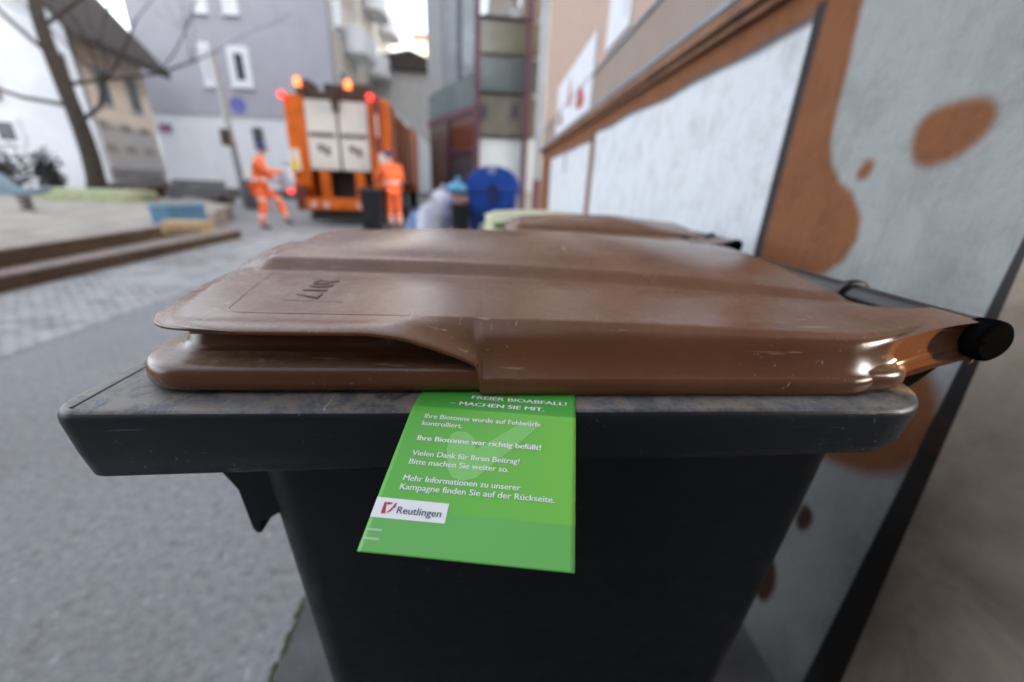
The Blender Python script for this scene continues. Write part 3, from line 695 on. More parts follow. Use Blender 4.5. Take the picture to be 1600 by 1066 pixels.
for k, z in enumerate((3.9, 6.9, 10.1, 13.2)):            # balconies on the side
    for y in (3.2, 7.6, 11.6):
        m = MB(); m.prism(rrect(.03, 1.15, y-1.3, y+1.3, .5, 5), 'z', z, z+1.05); bl = m.build('balcony', M['white'], gb, True)
    for y in (1.4, 5.4, 9.6):
        m = MB(); m.box(.0, .06, y-.55, y+.55, z+.6, z+2.1); wn_ = m.build('window', M['frame'], gb); m = MB(); m.box(.02, .075, y-.42, y+.42, z+.72, z+1.98); m.build('pane', M['pane'], wn_)
# cream house, its eaves wall running away from the viewer
ce = on_y(217, 96, 19.5); he = ce.z
chx = ce.x; ch = empty('cream_house', (chx, 19.5, 0)); tag(ch, 'house with white gable, cream side and dark overhanging roof behind the bare tree', 'house')
M['creamw'] = simple('cream_render', (.76, .67, .56), .9, var=.07, scale=1.5); M['greyw'] = simple('grey_cream_render', (.47, .46, .44), .9, var=.07, scale=1.5)
M['roof'] = simple('dark_roof_tiles', (.045, .037, .033), .8, var=.35, scale=5, bump=.4)
Nr = on_z(98, 42, he); fv = Vector((Nr.x-chx, Nr.y-19.5)); FL = fv.length; fa = fv.normalized(); fn = Vector((-fa.y, fa.x))      # along the side facade towards the viewer, and out of it
if fn.x < 0: fn = -fn
def fp(d, z, off=0.0): return (fa.x*d + fn.x*off, fa.y*d + fn.y*off, z)
fl2 = he*.50
def fbox(d0, d1, z0, z1, o0, o1):
    vs = [fp(d, z, o) for z in (z0, z1) for d, o in ((d0, o0), (d1, o0), (d1, o1), (d0, o1))]
    return MB().add(vs, [(3, 2, 1, 0), (4, 5, 6, 7), (0, 1, 5, 4), (1, 2, 6, 5), (2, 3, 7, 6), (3, 0, 4, 7)])
fbox(0, FL, fl2, he, -.4, 0).build('upper_wall', M['creamw'], ch); fbox(0, FL, .7, fl2-.01, -.4, -.03).build('lower_wall', M['greyw'], ch); fbox(-.02, FL, 0, .69, -.4, .0).build('plinth', simple('brown_plinth', (.17, .13, .11), .9), ch)
GW = 9.0
m = MB(); m.add([fp(FL+.01, 0, .0), fp(FL+.01, he, .0), fp(FL+.01, he+6.3, -GW/2), fp(FL+.01, he, -GW), fp(FL+.01, 0, -GW)]+[fp(FL-.3, 0, .0), fp(FL-.3, he, .0), fp(FL-.3, he+6.3, -GW/2), fp(FL-.3, he, -GW), fp(FL-.3, 0, -GW)], [(0, 1, 2, 3, 4), (9, 8, 7, 6, 5), (0, 5, 6, 1), (1, 6, 7, 2), (2, 7, 8, 3), (3, 8, 9, 4)]); m.build('gable_wall', M['white'], ch)
m = MB(); v = [fp(-.5, he-.25, .75), fp(FL+.8, he-.25, .75), fp(FL+.8, he+6.5, -GW/2), fp(-.5, he+6.5, -GW/2), fp(FL+.8, he-.25, -GW-.75), fp(-.5, he-.25, -GW-.75)]
v += [(x, y, z-.24) for x, y, z in v]
m.add(v, [(0, 1, 2, 3), (3, 2, 4, 5), (6, 9, 8, 7), (9, 11, 10, 8), (0, 6, 7, 1), (1, 7, 8, 2), (2, 8, 10, 4), (4, 10, 11, 5), (5, 11, 9, 3), (3, 9, 6, 0)]); m.build('roof', M['roof'], ch)
for d in (1.1, 2.9, 4.7):
    w_ = fbox(d-.36, d+.36, fl2+.55, he-.75, 0, .05).build('window', M['greyw'], ch); fbox(d-.28, d+.28, fl2+.65, he-.85, .03, .065).build('pane', M['pane'], w_)
for d in (.9, 2.1, 3.3):
    for z in (1.7, 2.4): fbox(d-.3, d+.3, z, z+.25, -.03, .0).build('painted_mark', simple('faint_wall_paint', (.33, .32, .28), .9), ch)
for (o0, o1, z0, z1, mt) in ((-3.2, -2.1, he-2.1, he-.7, 'b'), (-2.6, -1.9, 1.7, 2.5, 'f')):
    w_ = fbox(FL+.0, FL+.09, z0, z1, o0, o1).build('window', simple('brown_window_frame', (.16, .10, .07), .7) if mt == 'b' else M['frame'], ch); fbox(FL+.05, FL+.11, z0+.14, z1-.14, o0+.14, o1-.14).build('pane', M['pane'], w_)
# glass fronted building with plum steelwork
M['plum'] = simple('plum_steel', (.095, .035, .055), .5, var=.15); M['spand'] = simple('grey_green_spandrel', (.075, .105, .105), .16, var=.2, scale=1.5, spec=.8); M['ygreen'] = simple('olive_tinted_glass', (.15, .155, .105), .14, var=.35, scale=1.2, spec=.8)
M['beige'] = simple('beige_panel', (.15, .14, .11), .25, var=.25, scale=1.5, spec=.7); M['darkdoor'] = simple('dark_grey_door', (.055, .055, .065), .4, var=.2)
BY = 11.0
gl = empty('glass_fronted_building', (on_y(745, 200, BY).x, BY, 0)); tag(gl, 'modern building with plum steel columns, glass bay and dark door', 'building')
gx = gl.location.x
def facade(x0p, x1p, y0p, y1p, name, mat, off=0.0, th=.12):
    z0_ = on_y(x1p, y1p, BY).z; z1_ = on_y(x0p, y0p, BY).z; A = on_y(x0p, 200, BY); B = on_y(x1p, 200, BY); m = MB(); m.box(A.x-gx, B.x-gx, -off, th-off, max(z0_, 0), z1_); return m.build(name, mat, gl)
facade(747, 836, 216, 300, 'lower_panel', simple('mint_white_panel', (.58, .64, .64), .4, var=.04))
facade(747, 836, 148, 215, 'beige_panel', M['beige']); facade(747, 836, 88, 147, 'spandrel', M['spand']); facade(747, 836, 30, 87, 'blind_window', M['ygreen'])
f = facade(747, 836, -400, 29, 'top_window', M['skyglass'])
for (x0, x1) in ((741, 749), (816, 824)): facade(x0, x1, -400, 330, 'column', M['plum'], .1, .2)
facade(741, 824, 26, 31, 'crossbar', M['plum'], .08, .16); facade(741, 824, 145, 150, 'crossbar', M['plum'], .08, .16); facade(741, 824, 213, 217, 'crossbar', M['plum'], .08, .16)
for xx in (757, 803): facade(xx-5, xx+5, 162, 186, 'dark_slot', M['darkdoor'], .02, .1)
A = on_y(745, 200, BY); C = on_y(671, 200, 14.5); dx, dy = C.x-A.x, 14.5-BY; Lb = sqrt(dx*dx+dy*dy)
def bay(t0, t1, z0, z1, name, mat, o=0.0, th=.1):
    ux, uy = dx/Lb, dy/Lb; nx, ny = uy, -ux
    if nx*0+ny*-1 < 0: nx, ny = -nx, -ny
    vs = []
    for z in (z0, z1):
        for t, q in ((t0, o), (t1, o), (t1, o-th), (t0, o-th)): vs.append((ux*t*Lb+nx*q, uy*t*Lb+ny*q, z))
    return MB().add(vs, [(3, 2, 1, 0), (4, 5, 6, 7), (0, 1, 5, 4), (1, 2, 6, 5), (2, 3, 7, 6), (3, 0, 4, 7)]).build(name, mat, gl)
zs0 = on_y(742, 166, BY).z; zs1 = on_y(742, 110, BY).z
bay(0.02, .52, 0, 1.95, 'door', M['darkdoor']); bay(.54, 1, 0, 2.75, 'side_panel', M['beige']); bay(.02, .52, 1.96, 2.75, 'transom_window', simple('rusty_reflection_glass', (.12, .045, .03), .15))  # transom pane has a rusty reflection put into its colour
bay(0, 1, zs0-.12, zs0+.06, 'crossbar', M['plum'], .05); bay(0.0, .53, 1.9, 2.0, 'crossbar', M['plum'], .05); bay(.51, .55, 0, zs0-.13, 'column', M['plum'], .06)
bay(0, 1, zs0+.07, zs1, 'spandrel', M['spand']); bay(.0, .62, zs1+.01, 9, 'bay_window', M['skyglass']); bay(.64, 1, zs1+.01, 9, 'grey_panel', simple('grey_facade_panel', (.24, .25, .25), .4)); bay(.28, .31, zs1+.01, 9, 'mullion', M['spand'], .05)
m = MB(); m.box(.02, 9, .14, 21, 0, 15); m.build('core', M['greyw'], gl)  # unseen depth and height sized to shade the lane from the sun
# white gabled house and sunlit house at the end of the lane
e0 = on_y(626, 130, 30); e1 = on_y(668, 130, 30)
h2 = empty('lane_end_house', (e0.x, 30, 0)); tag(h2, 'pale white house with steep roof beyond the orange truck', 'house')
w = e1.x-e0.x; m = MB(); m.box(-2.6, w+.4, .03, 6, 0, on_y(640, 112, 30).z); m.build('wall', M['greyw'], h2); zr2 = on_y(640, 112, 30).z; m = MB(); m.prism([(-3.0, zr2), (w+.8, zr2), (w+.8, zr2+.5), (w*.4, zr2+1.1), (-3.0, zr2+.3)], 'y', -.4, 6.3); m.build('roof', M['roof'], h2)
m = MB(); zt = on_y(605, 118, 30).z; zb_ = on_y(668, 235, 30).z; m.prism([(-2.6, zt), (w+.3, zb_), (w+.3, 0.4), (-2.6, .4)], 'y', -.3, .02); m.build('gable_wall', M['white'], h2)
e0 = on_y(627, 100, 55); e1 = on_y(672, 100, 55)
h3 = empty('sunlit_house', (e0.x, 55, 0)); tag(h3, 'small distant cream house with red roof edge between the tall buildings', 'house')
w = e1.x-e0.x; hz3 = on_y(655, 62, 55).z; m = MB(); m.box(w*.45, w+3, 0, 8, 0, hz3); m.build('wall', simple('sunny_cream_render', (.66, .57, .46), .9), h3); m = MB(); m.box(w*.4, w+3.3, -.3, 8.3, hz3, hz3+.5); m.build('roof', simple('red_roof', (.30, .10, .07), .8), h3)
m = MB(); m.box(w*.55, w*.8, -.05, .1, hz3-3.4, hz3-1.6); m.build('window', M['pane'], h3)

# ------------------------------------------------------------------ refuse truck
M['orange'] = simple('orange_truck_paint', (.56, .118, .010), .6, var=.2, scale=3, spec=.2); M['cream_panel'] = simple('cream_hatch_paint', (.60, .555, .50), .4, var=.05, scale=2)
M['grime'] = simple('dark_grimy_metal', (.05, .028, .018), .7, var=.4, scale=4); M['rubber'] = simple('tyre_rubber', (.015, .015, .016), .8); M['steel'] = simple('grey_steel', (.25, .25, .26), .45, .6, var=.2)
M['amber'] = emis('amber_beacon', (1.0, .20, .04), .42); M['redlamp'] = emis('red_lamp', (1.0, .035, .025), .5)
M['ink'] = simple('black_lettering', (.11, .105, .10), .6); M['yellow'] = simple('yellow_plastic', (.75, .50, .05), .5); M['lens'] = simple('white_red_lens', (.75, .45, .40), .3); M['redpaint'] = simple('dark_red_metal', (.14, .03, .02), .6)
ra = on_y(437, 150, 10.9); rb = on_y(603, 150, 11.1)
tx = (ra.x+rb.x)/2; TWD = (rb.x-ra.x)/2
tr = empty('refuse_truck', (tx, 11.0, 0), radians(3.2)); tag(tr, 'orange refuse truck with open hopper and lit amber beacons, seen from behind', 'truck')
hw = TWD
def tz(py): return on_y(520, py, 11.0).z
ztop = tz(150)
def tb(name, mat, *b, bevel=.01, parent=tr):
    m = MB(); 
    for q in b: m.box(*q)
    return m.build(name, mat, parent, bevel=bevel)
tb('container', M['orange'], (-hw+.02, hw-.02, 1.54, 6.6, 1.0, ztop-.05), bevel=.03)
tb('chassis', M['grime'], (-.5, .5, .5, 8.8, .55, .95)); tb('cab', M['orange'], (-hw+.05, hw-.05, 6.9, 9.0, .7, 3.1), bevel=.08)
tb('windscreen', M['pane'], (-hw+.2, hw-.2, 8.99, 9.03, 1.7, 2.8))
# tailgate side walls (raked) with recess
for s in (-1, 1):
    m = MB(); x0, x1 = (-hw, -.74) if s < 0 else (.72, hw)
    m.prism([(0, .95), (.10, ztop), (1.52, ztop), (1.52, .75), (.25, .62)], 'x', x0, x1); m.build('tailgate_side', M['orange'], tr, bevel=.015)
m = MB(); m.box(-.735, .715, .15, 1.5, tz(153)-.02, ztop+.1); m.build('tailgate_top', M['grime'], tr)
zc0, zc1 = tz(266), tz(156)
for s in (-1, 1):
    xa, xb = (.03, .70) if s > 0 else (-.72, -.03)
    m = MB(); m.prism([(.02, zc0), (.10, zc1), (.16, zc1), (.08, zc0)], 'x', xa, xb); h_ = m.build('hatch_panel', M['cream_panel'], tr, bevel=.01)
    zl = tz(212); xm = (xa+xb)/2
    m = MB()
    m.box(xm-.30, xm+.28, .03, .055, zl-.03, zl+.06)
    m.build('lettering', M['ink'], h_)
    zl = tz(236); m = MB(); m.prism([(xm-.15, zl+.12), (xm-.02, zl+.14), (xm+.0, zl-.05), (xm-.10, zl+.0)], 'y', .028, .05); m.prism([(xm+.03, zl+.12), (xm+.16, zl+.05), (xm+.12, zl-.12), (xm+.05, zl-.1)], 'y', .026, .05); m.build('emblem', M['ink'], h_)
m = MB(); m.tube([(0, .02, zc1+.15), (0, .02, zc1-.25)], [.12, .06], 10); m.build('hatch_latch', M['grime'], tr)
tb('hopper', M['grime'], (-.735, .715, .55, 1.5, .62, zc0+.3), (-.735, .715, .12, .55, .58, .70)); tb('side_recess', M['redpaint'], (.84, hw-.16, -.012, .3, 1.75, 3.0)); tb('side_sign', M['lens'], (.90, hw-.22, -.03, -.013, 2.1, 2.6))
for x in (-.42, .42): tb('lifting_arm', M['orange'], (x-.11, x+.11, -.02, .14, .60, zc0-.02))
m = MB(); m.prism([(-.12, .40), (.25, .30), (.25, .66), (-.05, .66)], 'x', -hw+.24, hw-.24); m.build('bumper', M['orange'], tr, bevel=.01)
for x in (-.72, -.42, .38, .68):
    m = MB(); m.tube([(x, -.10, .50), (x, -.13, .50)], .085, 14); m.build('tail_lamp', M['lens'], tr, True)
tb('underguard', M['rubber'], (-hw+.3, hw-.3, .0, .5, .12, .29))
for x in (-hw+.14, hw-.14):
    tb('handle_box', M['cream_panel'], (x-.10, x+.10, -.12, .02, 1.25, 1.75)); tb('yellow_button', M['yellow'], (x-.08, x+.08, -.135, -.122, 1.28, 1.52)); tb('side_steel', M['redpaint'], (x-.13, x+.13, -.02, .3, .35, .94))
for px, py, mt, nm in ((464, 127, 'amber', 'beacon'), (543, 132, 'amber', 'beacon'), (440, 148, 'redlamp', 'marker_lamp'), (578, 152, 'redlamp', 'marker_lamp'), (455, 297, 'redlamp', 'marker_lamp')):
    P = on_y(px, py, 10.95); q = tr.matrix_basis.inverted() @ P if False else Matrix.Rotation(-radians(3.2), 3, 'Z') @ (P-Vector((tx, 11.0, 0)))
    m = MB(); r = .07 if mt == 'amber' else .068
    m.tube([(q.x, q.y, q.z-.1), (q.x, q.y, q.z+.05), (q.x, q.y, q.z+.09)], [r, r, r*.5], 14) if mt == 'amber' else m.tube([(q.x, q.y-.05, q.z), (q.x, q.y+.02, q.z)], r, 14)
    m.build(nm, M[mt], tr, True)
    if mt == 'amber': tb('beacon_post', M['grime'], (q.x-.05, q.x+.05, q.y-.05, q.y+.05, ztop-.02, q.z-.1))
tb('roof_rail', M['grime'], (-hw+.3, -hw+.62, .2, .9, ztop+.02, ztop+.34), (-.3, .2, .3, .9, ztop+.1, ztop+.30), (.28, .8, .2, .8, ztop+.02, ztop+.32), bevel=.04)
for y in (2.2, 3.6, 7.7):
    for s in (-1, 1):
        m = MB(); x = s*(hw-.22); m.tube([(x-.16, y, .5), (x+.16, y, .5)], .5, 22); w_ = m.build('wheel', M['rubber'], tr, True); m = MB(); m.tube([(x-.17, y, .5), (x+.17, y, .5)], .27, 18); m.build('rim', M['steel'], w_, True)
tb('side_rib', M['redpaint'], (hw-.025, hw+.03, 2.3, 2.42, 1.05, ztop-.1)); tb('side_rib', M['redpaint'], (hw-.025, hw+.03, 4.0, 4.12, 1.05, ztop-.1))


# ------------------------------------------------------------------ workers
def hivis(name, bands):
    t = NT(name); co = t.coord(); sx = t.n('ShaderNodeSeparateXYZ'); t.l(co, sx.inputs[0]); z = sx.outputs['Z']
    n = t.noise(co, 14, 4, .6); c = t.mix(t.ramp(n, [(.35, 0.0), (.7, 1.0)]), (.80, .115, .022), (.95, .20, .06))
    acc = None
    for a, b in bands:
        k = t.math('MULTIPLY', t.math('GREATER_THAN', z, a), t.math('LESS_THAN', z, b)); acc = k if acc is None else t.math('MAXIMUM', acc, k)
    c = t.mix(acc, c, (.72, .55, .52)); t.set(Base_Color=c, Roughness=.7); t.bump(n, .4, .02); return t.m
M['skin'] = simple('skin', (.45, .27, .20), .55, var=.08); M['navy'] = simple('navy_cloth', (.025, .03, .13), .8); M['boot'] = simple('black_boot', (.015, .015, .017), .6); M['hair'] = simple('dark_hair', (.03, .025, .022), .7)
def skinmesh(name, nodes, edges, mat, parent, sub=2):
    keys = list(nodes); me = bpy.data.meshes.new(name); me.from_pydata([nodes[k][0] for k in keys], [(keys.index(a), keys.index(b)) for a, b in edges], [])
    o = bpy.data.objects.new(name, me); link(o, parent); o.modifiers.new('skin', 'SKIN')
    for i, k in enumerate(keys):
        r = nodes[k][1]; r = r if isinstance(r, tuple) else (r, r); me.skin_vertices[0].data[i].radius = r
    me.skin_vertices[0].data[0].use_root = True
    o.modifiers['skin'].use_smooth_shade = True
    s = o.modifiers.new('sub', 'SUBSURF'); s.levels = sub; s.render_levels = sub; me.materials.append(mat); return o
def person(name, label, loc, rz, J, wear):
    """J: joints of a figure facing +Y with z up"""
    r = empty(name, loc, rz); tag(r, label, 'person')
    N = {'pelvis': (J['pelvis'], .10), 'waist': (J['waist'], .10), 'chest': (J['chest'], (.15, .11)), 'neckb': (J['neckb'], .07), 'neck': (J['neck'], .052), 'head': (J['head'], (.073, .088)), 'crown': (J['crown'], (.055, .068)),
         'nose': (Vector(J['head'])+Vector(J['face'])*.115+Vector((0, 0, -.01)), .012)}
    E = [('pelvis', 'waist'), ('waist', 'chest'), ('chest', 'neckb'), ('neckb', 'neck'), ('neck', 'head'), ('head', 'crown'), ('head', 'nose')]
    for s in 'LR':
        for a, rad in (('sh', .062), ('el', .043), ('wr', .028), ('hip', .085), ('kn', .058), ('an', .042), ('toe', .035)): N[a+s] = (J[a+s], rad)
        E += [('chest', 'sh'+s), ('sh'+s, 'el'+s), ('el'+s, 'wr'+s), ('pelvis', 'hip'+s), ('hip'+s, 'kn'+s), ('kn'+s, 'an'+s), ('an'+s, 'toe'+s)]
        wr = Vector(J['wr'+s]); el = Vector(J['el'+s]); d = (wr-el).normalized(); side = d.cross(Vector((0, 0, 1))).normalized(); nrm = side.cross(d)
        palm = wr+d*.07; N['palm'+s] = (palm, (.036, .016)); E.append(('wr'+s, 'palm'+s))
        for k, ln in enumerate((.062, .075, .070, .055)):
            b = palm+d*.025+side*(-.030+k*.02); mid = b+d*ln*.55-nrm*.008; tip = b+d*ln*.9-nrm*.03
            for q, pt, rr in (('a', b, .0095), ('b', mid, .0088), ('c', tip, .0075)): N[f'f{k}{q}{s}'] = (pt, rr)
            E += [('palm'+s, f'f{k}a{s}'), (f'f{k}a{s}', f'f{k}b{s}'), (f'f{k}b{s}', f'f{k}c{s}')]
        tb_ = wr+d*.035-side*.030; N['t1'+s] = (tb_, .011); N['t2'+s] = (tb_+d*.035-side*.02-nrm*.012, .0095); E += [('wr'+s, 't1'+s), ('t1'+s, 't2'+s)]
    skinmesh('body', N, E, M['skin'], r)
    F = Vector(J['face']).normalized(); H = Vector(J['head']); sd_ = F.cross(Vector((0, 0, 1))).normalized()
    for s in (-1, 1):
        m = MB(); m.ball(H+F*.082+sd_*.032*s+Vector((0, 0, .018)), .011, 8, 6); m.build('eye', M['boot'], r, True)
    m = MB(); m.ball(H+Vector((0, 0, .055))-F*.006, .104, 14, 8, (1, 1, .95), -.25); m.build('hair', M['hair'], r, True)
    m = MB(); m.ball(H+Vector((0, 0, .068)), .112, 14, 8, (1, 1, .95), -.2); c_ = H+Vector((0, 0, .052)); m.prism([((c_+F*.08+sd_*.08).x, (c_+F*.08+sd_*.08).y), ((c_+F*.18+sd_*.05).x, (c_+F*.18+sd_*.05).y), ((c_+F*.18-sd_*.05).x, (c_+F*.18-sd_*.05).y), ((c_+F*.08-sd_*.08).x, (c_+F*.08-sd_*.08).y)], 'z', c_.z, c_.z+.014); m.build('cap', M['navy'], r, True)
    # jacket
    N = {'w0': (Vector(J['pelvis'])+Vector((0, 0, -.06)), (.20, .155)), 'w1': (J['waist'], (.19, .145)), 'chest': (J['chest'], (.205, .15)), 'neckb': (Vector(J['neckb'])+Vector((0, 0, .01)), (.10, .09))}
    E = [('w0', 'w1'), ('w1', 'chest'), ('chest', 'neckb')]
    for s in 'LR':
        N['sh'+s] = (J['sh'+s], .092); N['el'+s] = (J['el'+s], .070); N['wr'+s] = (J['wr'+s], .055); E += [('chest', 'sh'+s), ('sh'+s, 'el'+s), ('el'+s, 'wr'+s)]
    skinmesh('jacket', N, E, wear[0], r)
    N = {'p': (J['pelvis'], (.175, .14))}; E = []
    for s in 'LR':
        a = Vector(J['an'+s]); N['hip'+s] = (J['hip'+s], .115); N['kn'+s] = (J['kn'+s], .088); N['an'+s] = (a+Vector((0, 0, .04)), .078); E += [('p', 'hip'+s), ('hip'+s, 'kn'+s), ('kn'+s, 'an'+s)]
    skinmesh('trousers', N, E, wear[1], r)
    for s in 'LR':
        a = Vector(J['an'+s]); tt = Vector(J['toe'+s]); h = Vector((0, 0, 1)); dd = tt-a; heel = a-Vector((dd.x, dd.y, 0))*.35+Vector((0, 0, -.045))
        skinmesh('boot', {'a': (a+Vector((0, 0, .03)), .056), 'b': (a+Vector((0, 0, -.025)), .055), 'h': (heel, .042), 't': (tt, (.05, .036)), 't2': (tt+Vector((dd.x, dd.y, 0))*.25, (.042, .028))}, [('a', 'b'), ('b', 'h'), ('b', 't'), ('t', 't2')], M['boot'], r, 1)
    return r
# left worker: striding to the right (local +Y = his heading)
JL = dict(pelvis=(0, 0, .93), waist=(0, .02, 1.10), chest=(0, .07, 1.34), neckb=(0, .10, 1.47), neck=(0, .13, 1.54), head=(0, .165, 1.62), crown=(0, .16, 1.71), face=(0, 1, -.15),
    shL=(-.19, .08, 1.42), elL=(-.27, .10, 1.15), wrL=(-.25, .30, 1.02), shR=(.19, .08, 1.42), elR=(.25, .24, 1.20), wrR=(.20, .50, 1.22),
    hipL=(-.09, 0, .88), knL=(-.10, .34, .62), anL=(-.10, .42, .20), toeL=(-.10, .55, .10), hipR=(.09, 0, .88), knR=(.10, .04, .50), anR=(.10, -.06, .09), toeR=(.10, .09, .04))
P = on_z(418, 357); person('person', 'worker in orange hi-vis suit and navy cap striding towards the truck', (P.x-.02, P.y, 0), radians(-72), JL, (hivis('hivis_jacket_striding', [(1.02, 1.08)]), hivis('hivis_trousers_striding', [(.24, .31), (.62, .67)])))
JR = dict(pelvis=(0, 0, .95), waist=(0, .02, 1.12), chest=(0, .06, 1.36), neckb=(0, .08, 1.49), neck=(0, .11, 1.55), head=(0, .14, 1.63), crown=(0, .14, 1.72), face=(0, 1, -.2),
    shL=(-.20, .07, 1.43), elL=(-.28, .20, 1.20), wrL=(-.26, .44, 1.10), shR=(.20, .07, 1.43), elR=(.28, .12, 1.17), wrR=(.24, .36, 1.05),
    hipL=(-.09, 0, .90), knL=(-.10, .05, .50), anL=(-.10, .0, .09), toeL=(-.11, .15, .04), hipR=(.09, 0, .90), knR=(.10, .03, .50), anR=(.10, -.03, .09), toeR=(.11, .12, .04))
P = on_y(614, 340, 10.6); person('person', 'worker in orange hi-vis suit standing with his back to us beside the truck', (P.x+.06, 10.5, 0), radians(28), JR, (hivis('hivis_jacket_standing', [(1.06, 1.12)]), hivis('hivis_trousers_standing', [(.16, .24), (.30, .35)])))

# ------------------------------------------------------------------ things around the truck
# blue round-lidded container
P = on_y(770, 300, 8.0); bc = empty('blue_container', (P.x, 8.0, 0)); tag(bc, 'large blue waste container with domed lid near the pipe', 'waste container')
M['blue'] = simple('blue_plastic', (.012, .075, .40), .38, var=.15, scale=5); M['bluedark'] = simple('blue_shadowed_recess', (.008, .03, .12), .5)  # second blue is a darker copy with shade put into its colour
hw2 = (on_y(812, 300, 8.0).x-on_y(729, 300, 8.0).x)/2; zt = on_y(770, 259, 8.0).z; zsd = on_y(770, 292, 8.0).z
rings = [[(x, y, z) for x, y in rrect(-w, w, .0+i, 1.1-i, .08, 5)] for z, w, i in ((.15, hw2*.80, .05), (.2, hw2*.82, .04), (zsd-.12, hw2*.95, 0), (zsd-.02, hw2*.96, 0))]
m = MB(); m.loft(rings, True, True, True); m.build('tub', M['blue'], bc, True)
m = MB(); m.prism([(-hw2*1.02, zsd-.10), (hw2*1.02, zsd-.10), (hw2*1.02, zsd-.01), (-hw2*1.02, zsd-.01)], 'y', -.04, 1.14); m.build('rim', M['blue'], bc, bevel=.01)
m = MB(); arc = [(hw2*1.0*cos(a), zsd+(zt-zsd)*sin(a)) for a in [pi*k/20 for k in range(21)]]; m.prism(arc, 'y', -.03, 1.13); m.build('domed_lid', M['blue'], bc, True, .01, sharp=30)
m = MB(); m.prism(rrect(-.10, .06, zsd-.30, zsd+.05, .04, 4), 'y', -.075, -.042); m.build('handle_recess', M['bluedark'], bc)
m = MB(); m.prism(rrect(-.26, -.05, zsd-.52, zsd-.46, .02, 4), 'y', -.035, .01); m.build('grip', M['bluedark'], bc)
m = MB(); m.prism([(-.10, zsd+.22), (.05, zsd+.22), (.05, zsd+.36), (-.10, zsd+.36)], 'y', -.040, -.031); m.build('sticker', simple('pale_sticker', (.25, .30, .50), .5), bc)
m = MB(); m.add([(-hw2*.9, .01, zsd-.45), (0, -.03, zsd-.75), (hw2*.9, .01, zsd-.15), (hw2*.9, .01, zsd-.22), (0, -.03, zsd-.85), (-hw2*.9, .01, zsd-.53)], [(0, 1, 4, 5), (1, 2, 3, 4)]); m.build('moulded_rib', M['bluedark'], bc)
for s in (-1, 1):
    m = MB(); m.tube([(s*hw2*.7-.03, .15, .09), (s*hw2*.7+.03, .15, .09)], .09, 14); m.build('caster', M['rubber'], bc, True)
# black open bin with rubbish, pale blue sack on top
P = on_y(719, 330, 7.9); bb = empty('open_bin', (P.x, 7.9, 0)); tag(bb, 'black open bin packed with loose rubbish between white sacks and blue container', 'waste bin')
hb = .17; zr_ = on_y(719, 318, 7.9).z
m = MB(); m.loft([[(x, y, z) for x, y in rrect(-w, w, -w, w, .04, 4)] for z, w in ((0.02, hb*.8), (zr_-.05, hb), (zr_, hb*1.08))], True, True, False); m.build('tub', M['black'], bb, True)
def sack(name, label, c, r, sc, mat, seed, cat='bag', group=None):
    m = MB(); m.ball((0, 0, 0), 1, 20, 14)
    vs = []
    for p in m.v:
        v_ = Vector(p); d = 1+.22*noise.noise(v_*1.6+Vector((seed, 0, 0)))+.10*noise.noise(v_*4+Vector((0, seed, 0)))
        q = v_*d; vs.append((q.x*r*sc[0], q.y*r*sc[1], max(q.z*r*sc[2]+r*sc[2]*.9, 0)))
    m.v = vs; t = empty(name, c); tag(t, label, cat, group); m.build('film', mat, t, True, sharp=0)
    k = MB(); top = r*sc[2]*1.9; k.tube([(0, 0, top-.06), (0.01, 0, top+.02), (.03, .01, top+.09)], [.06, .03, .07], 10); k.build('knot', mat, t, True); return t
def film(name, col, rough=.35):
    t = NT(name); co = t.coord(); c = t.mix(t.ramp(t.noise(co, 7, 5, .65, .8), [(.35, 0.0), (.65, 1.0)]), tuple(x*.72 for x in col), col); t.set(Base_Color=c, Roughness=rough); t.bump(t.noise(co, 12, 5, .6, 1.0), .7, .04); return t.m
wf = film('white_sack_film', (.66, .66, .76))
P = on_y(672, 330, 8.3); sack('rubbish_sack', 'large white plastic rubbish sack left of the black open bin', (P.x+.03, 8.3, 0), .42, (.82, .8, .98), wf, 3, group='plastic sacks beside the truck')
P = on_y(692, 330, 8.9); sack('rubbish_sack', 'white plastic rubbish sack stacked highest behind the black open bin', (P.x, 9.0, .25), .42, (.7, .7, .95), wf, 9, group='plastic sacks beside the truck')
P = on_y(652, 330, 8.9); sack('rubbish_sack', 'small blue tinted sack leaning left of the white sacks', (P.x, 8.9, 0), .30, (.72, .7, .95), film('blue_sack_film', (.16, .30, .55)), 5, group='plastic sacks beside the truck')
P = on_y(714, 290, 7.95); sack('carrier_bag', 'light blue carrier bag lying on top of the black open bin', (P.x, 7.95, on_y(714, 300, 7.95).z-.02), .17, (1.15, .9, .55), film('light_blue_film', (.16, .50, .80)), 12)
P = on_y(719, 316, 7.85); m = MB()
for k in range(9): m.ball((random.uniform(-.13, .13), random.uniform(-.1, .1), random.uniform(-.02, .10)), random.uniform(.04, .07), 7, 5, (1.2, 1, .8))
o = m.build('loose_rubbish', film('mixed_rubbish', (.55, .30, .26)), None, True, sharp=0); o.location = (P.x, 7.9, zr_+.02); tag(o, 'pinkish loose rubbish heaped in the black open bin', 'rubbish')
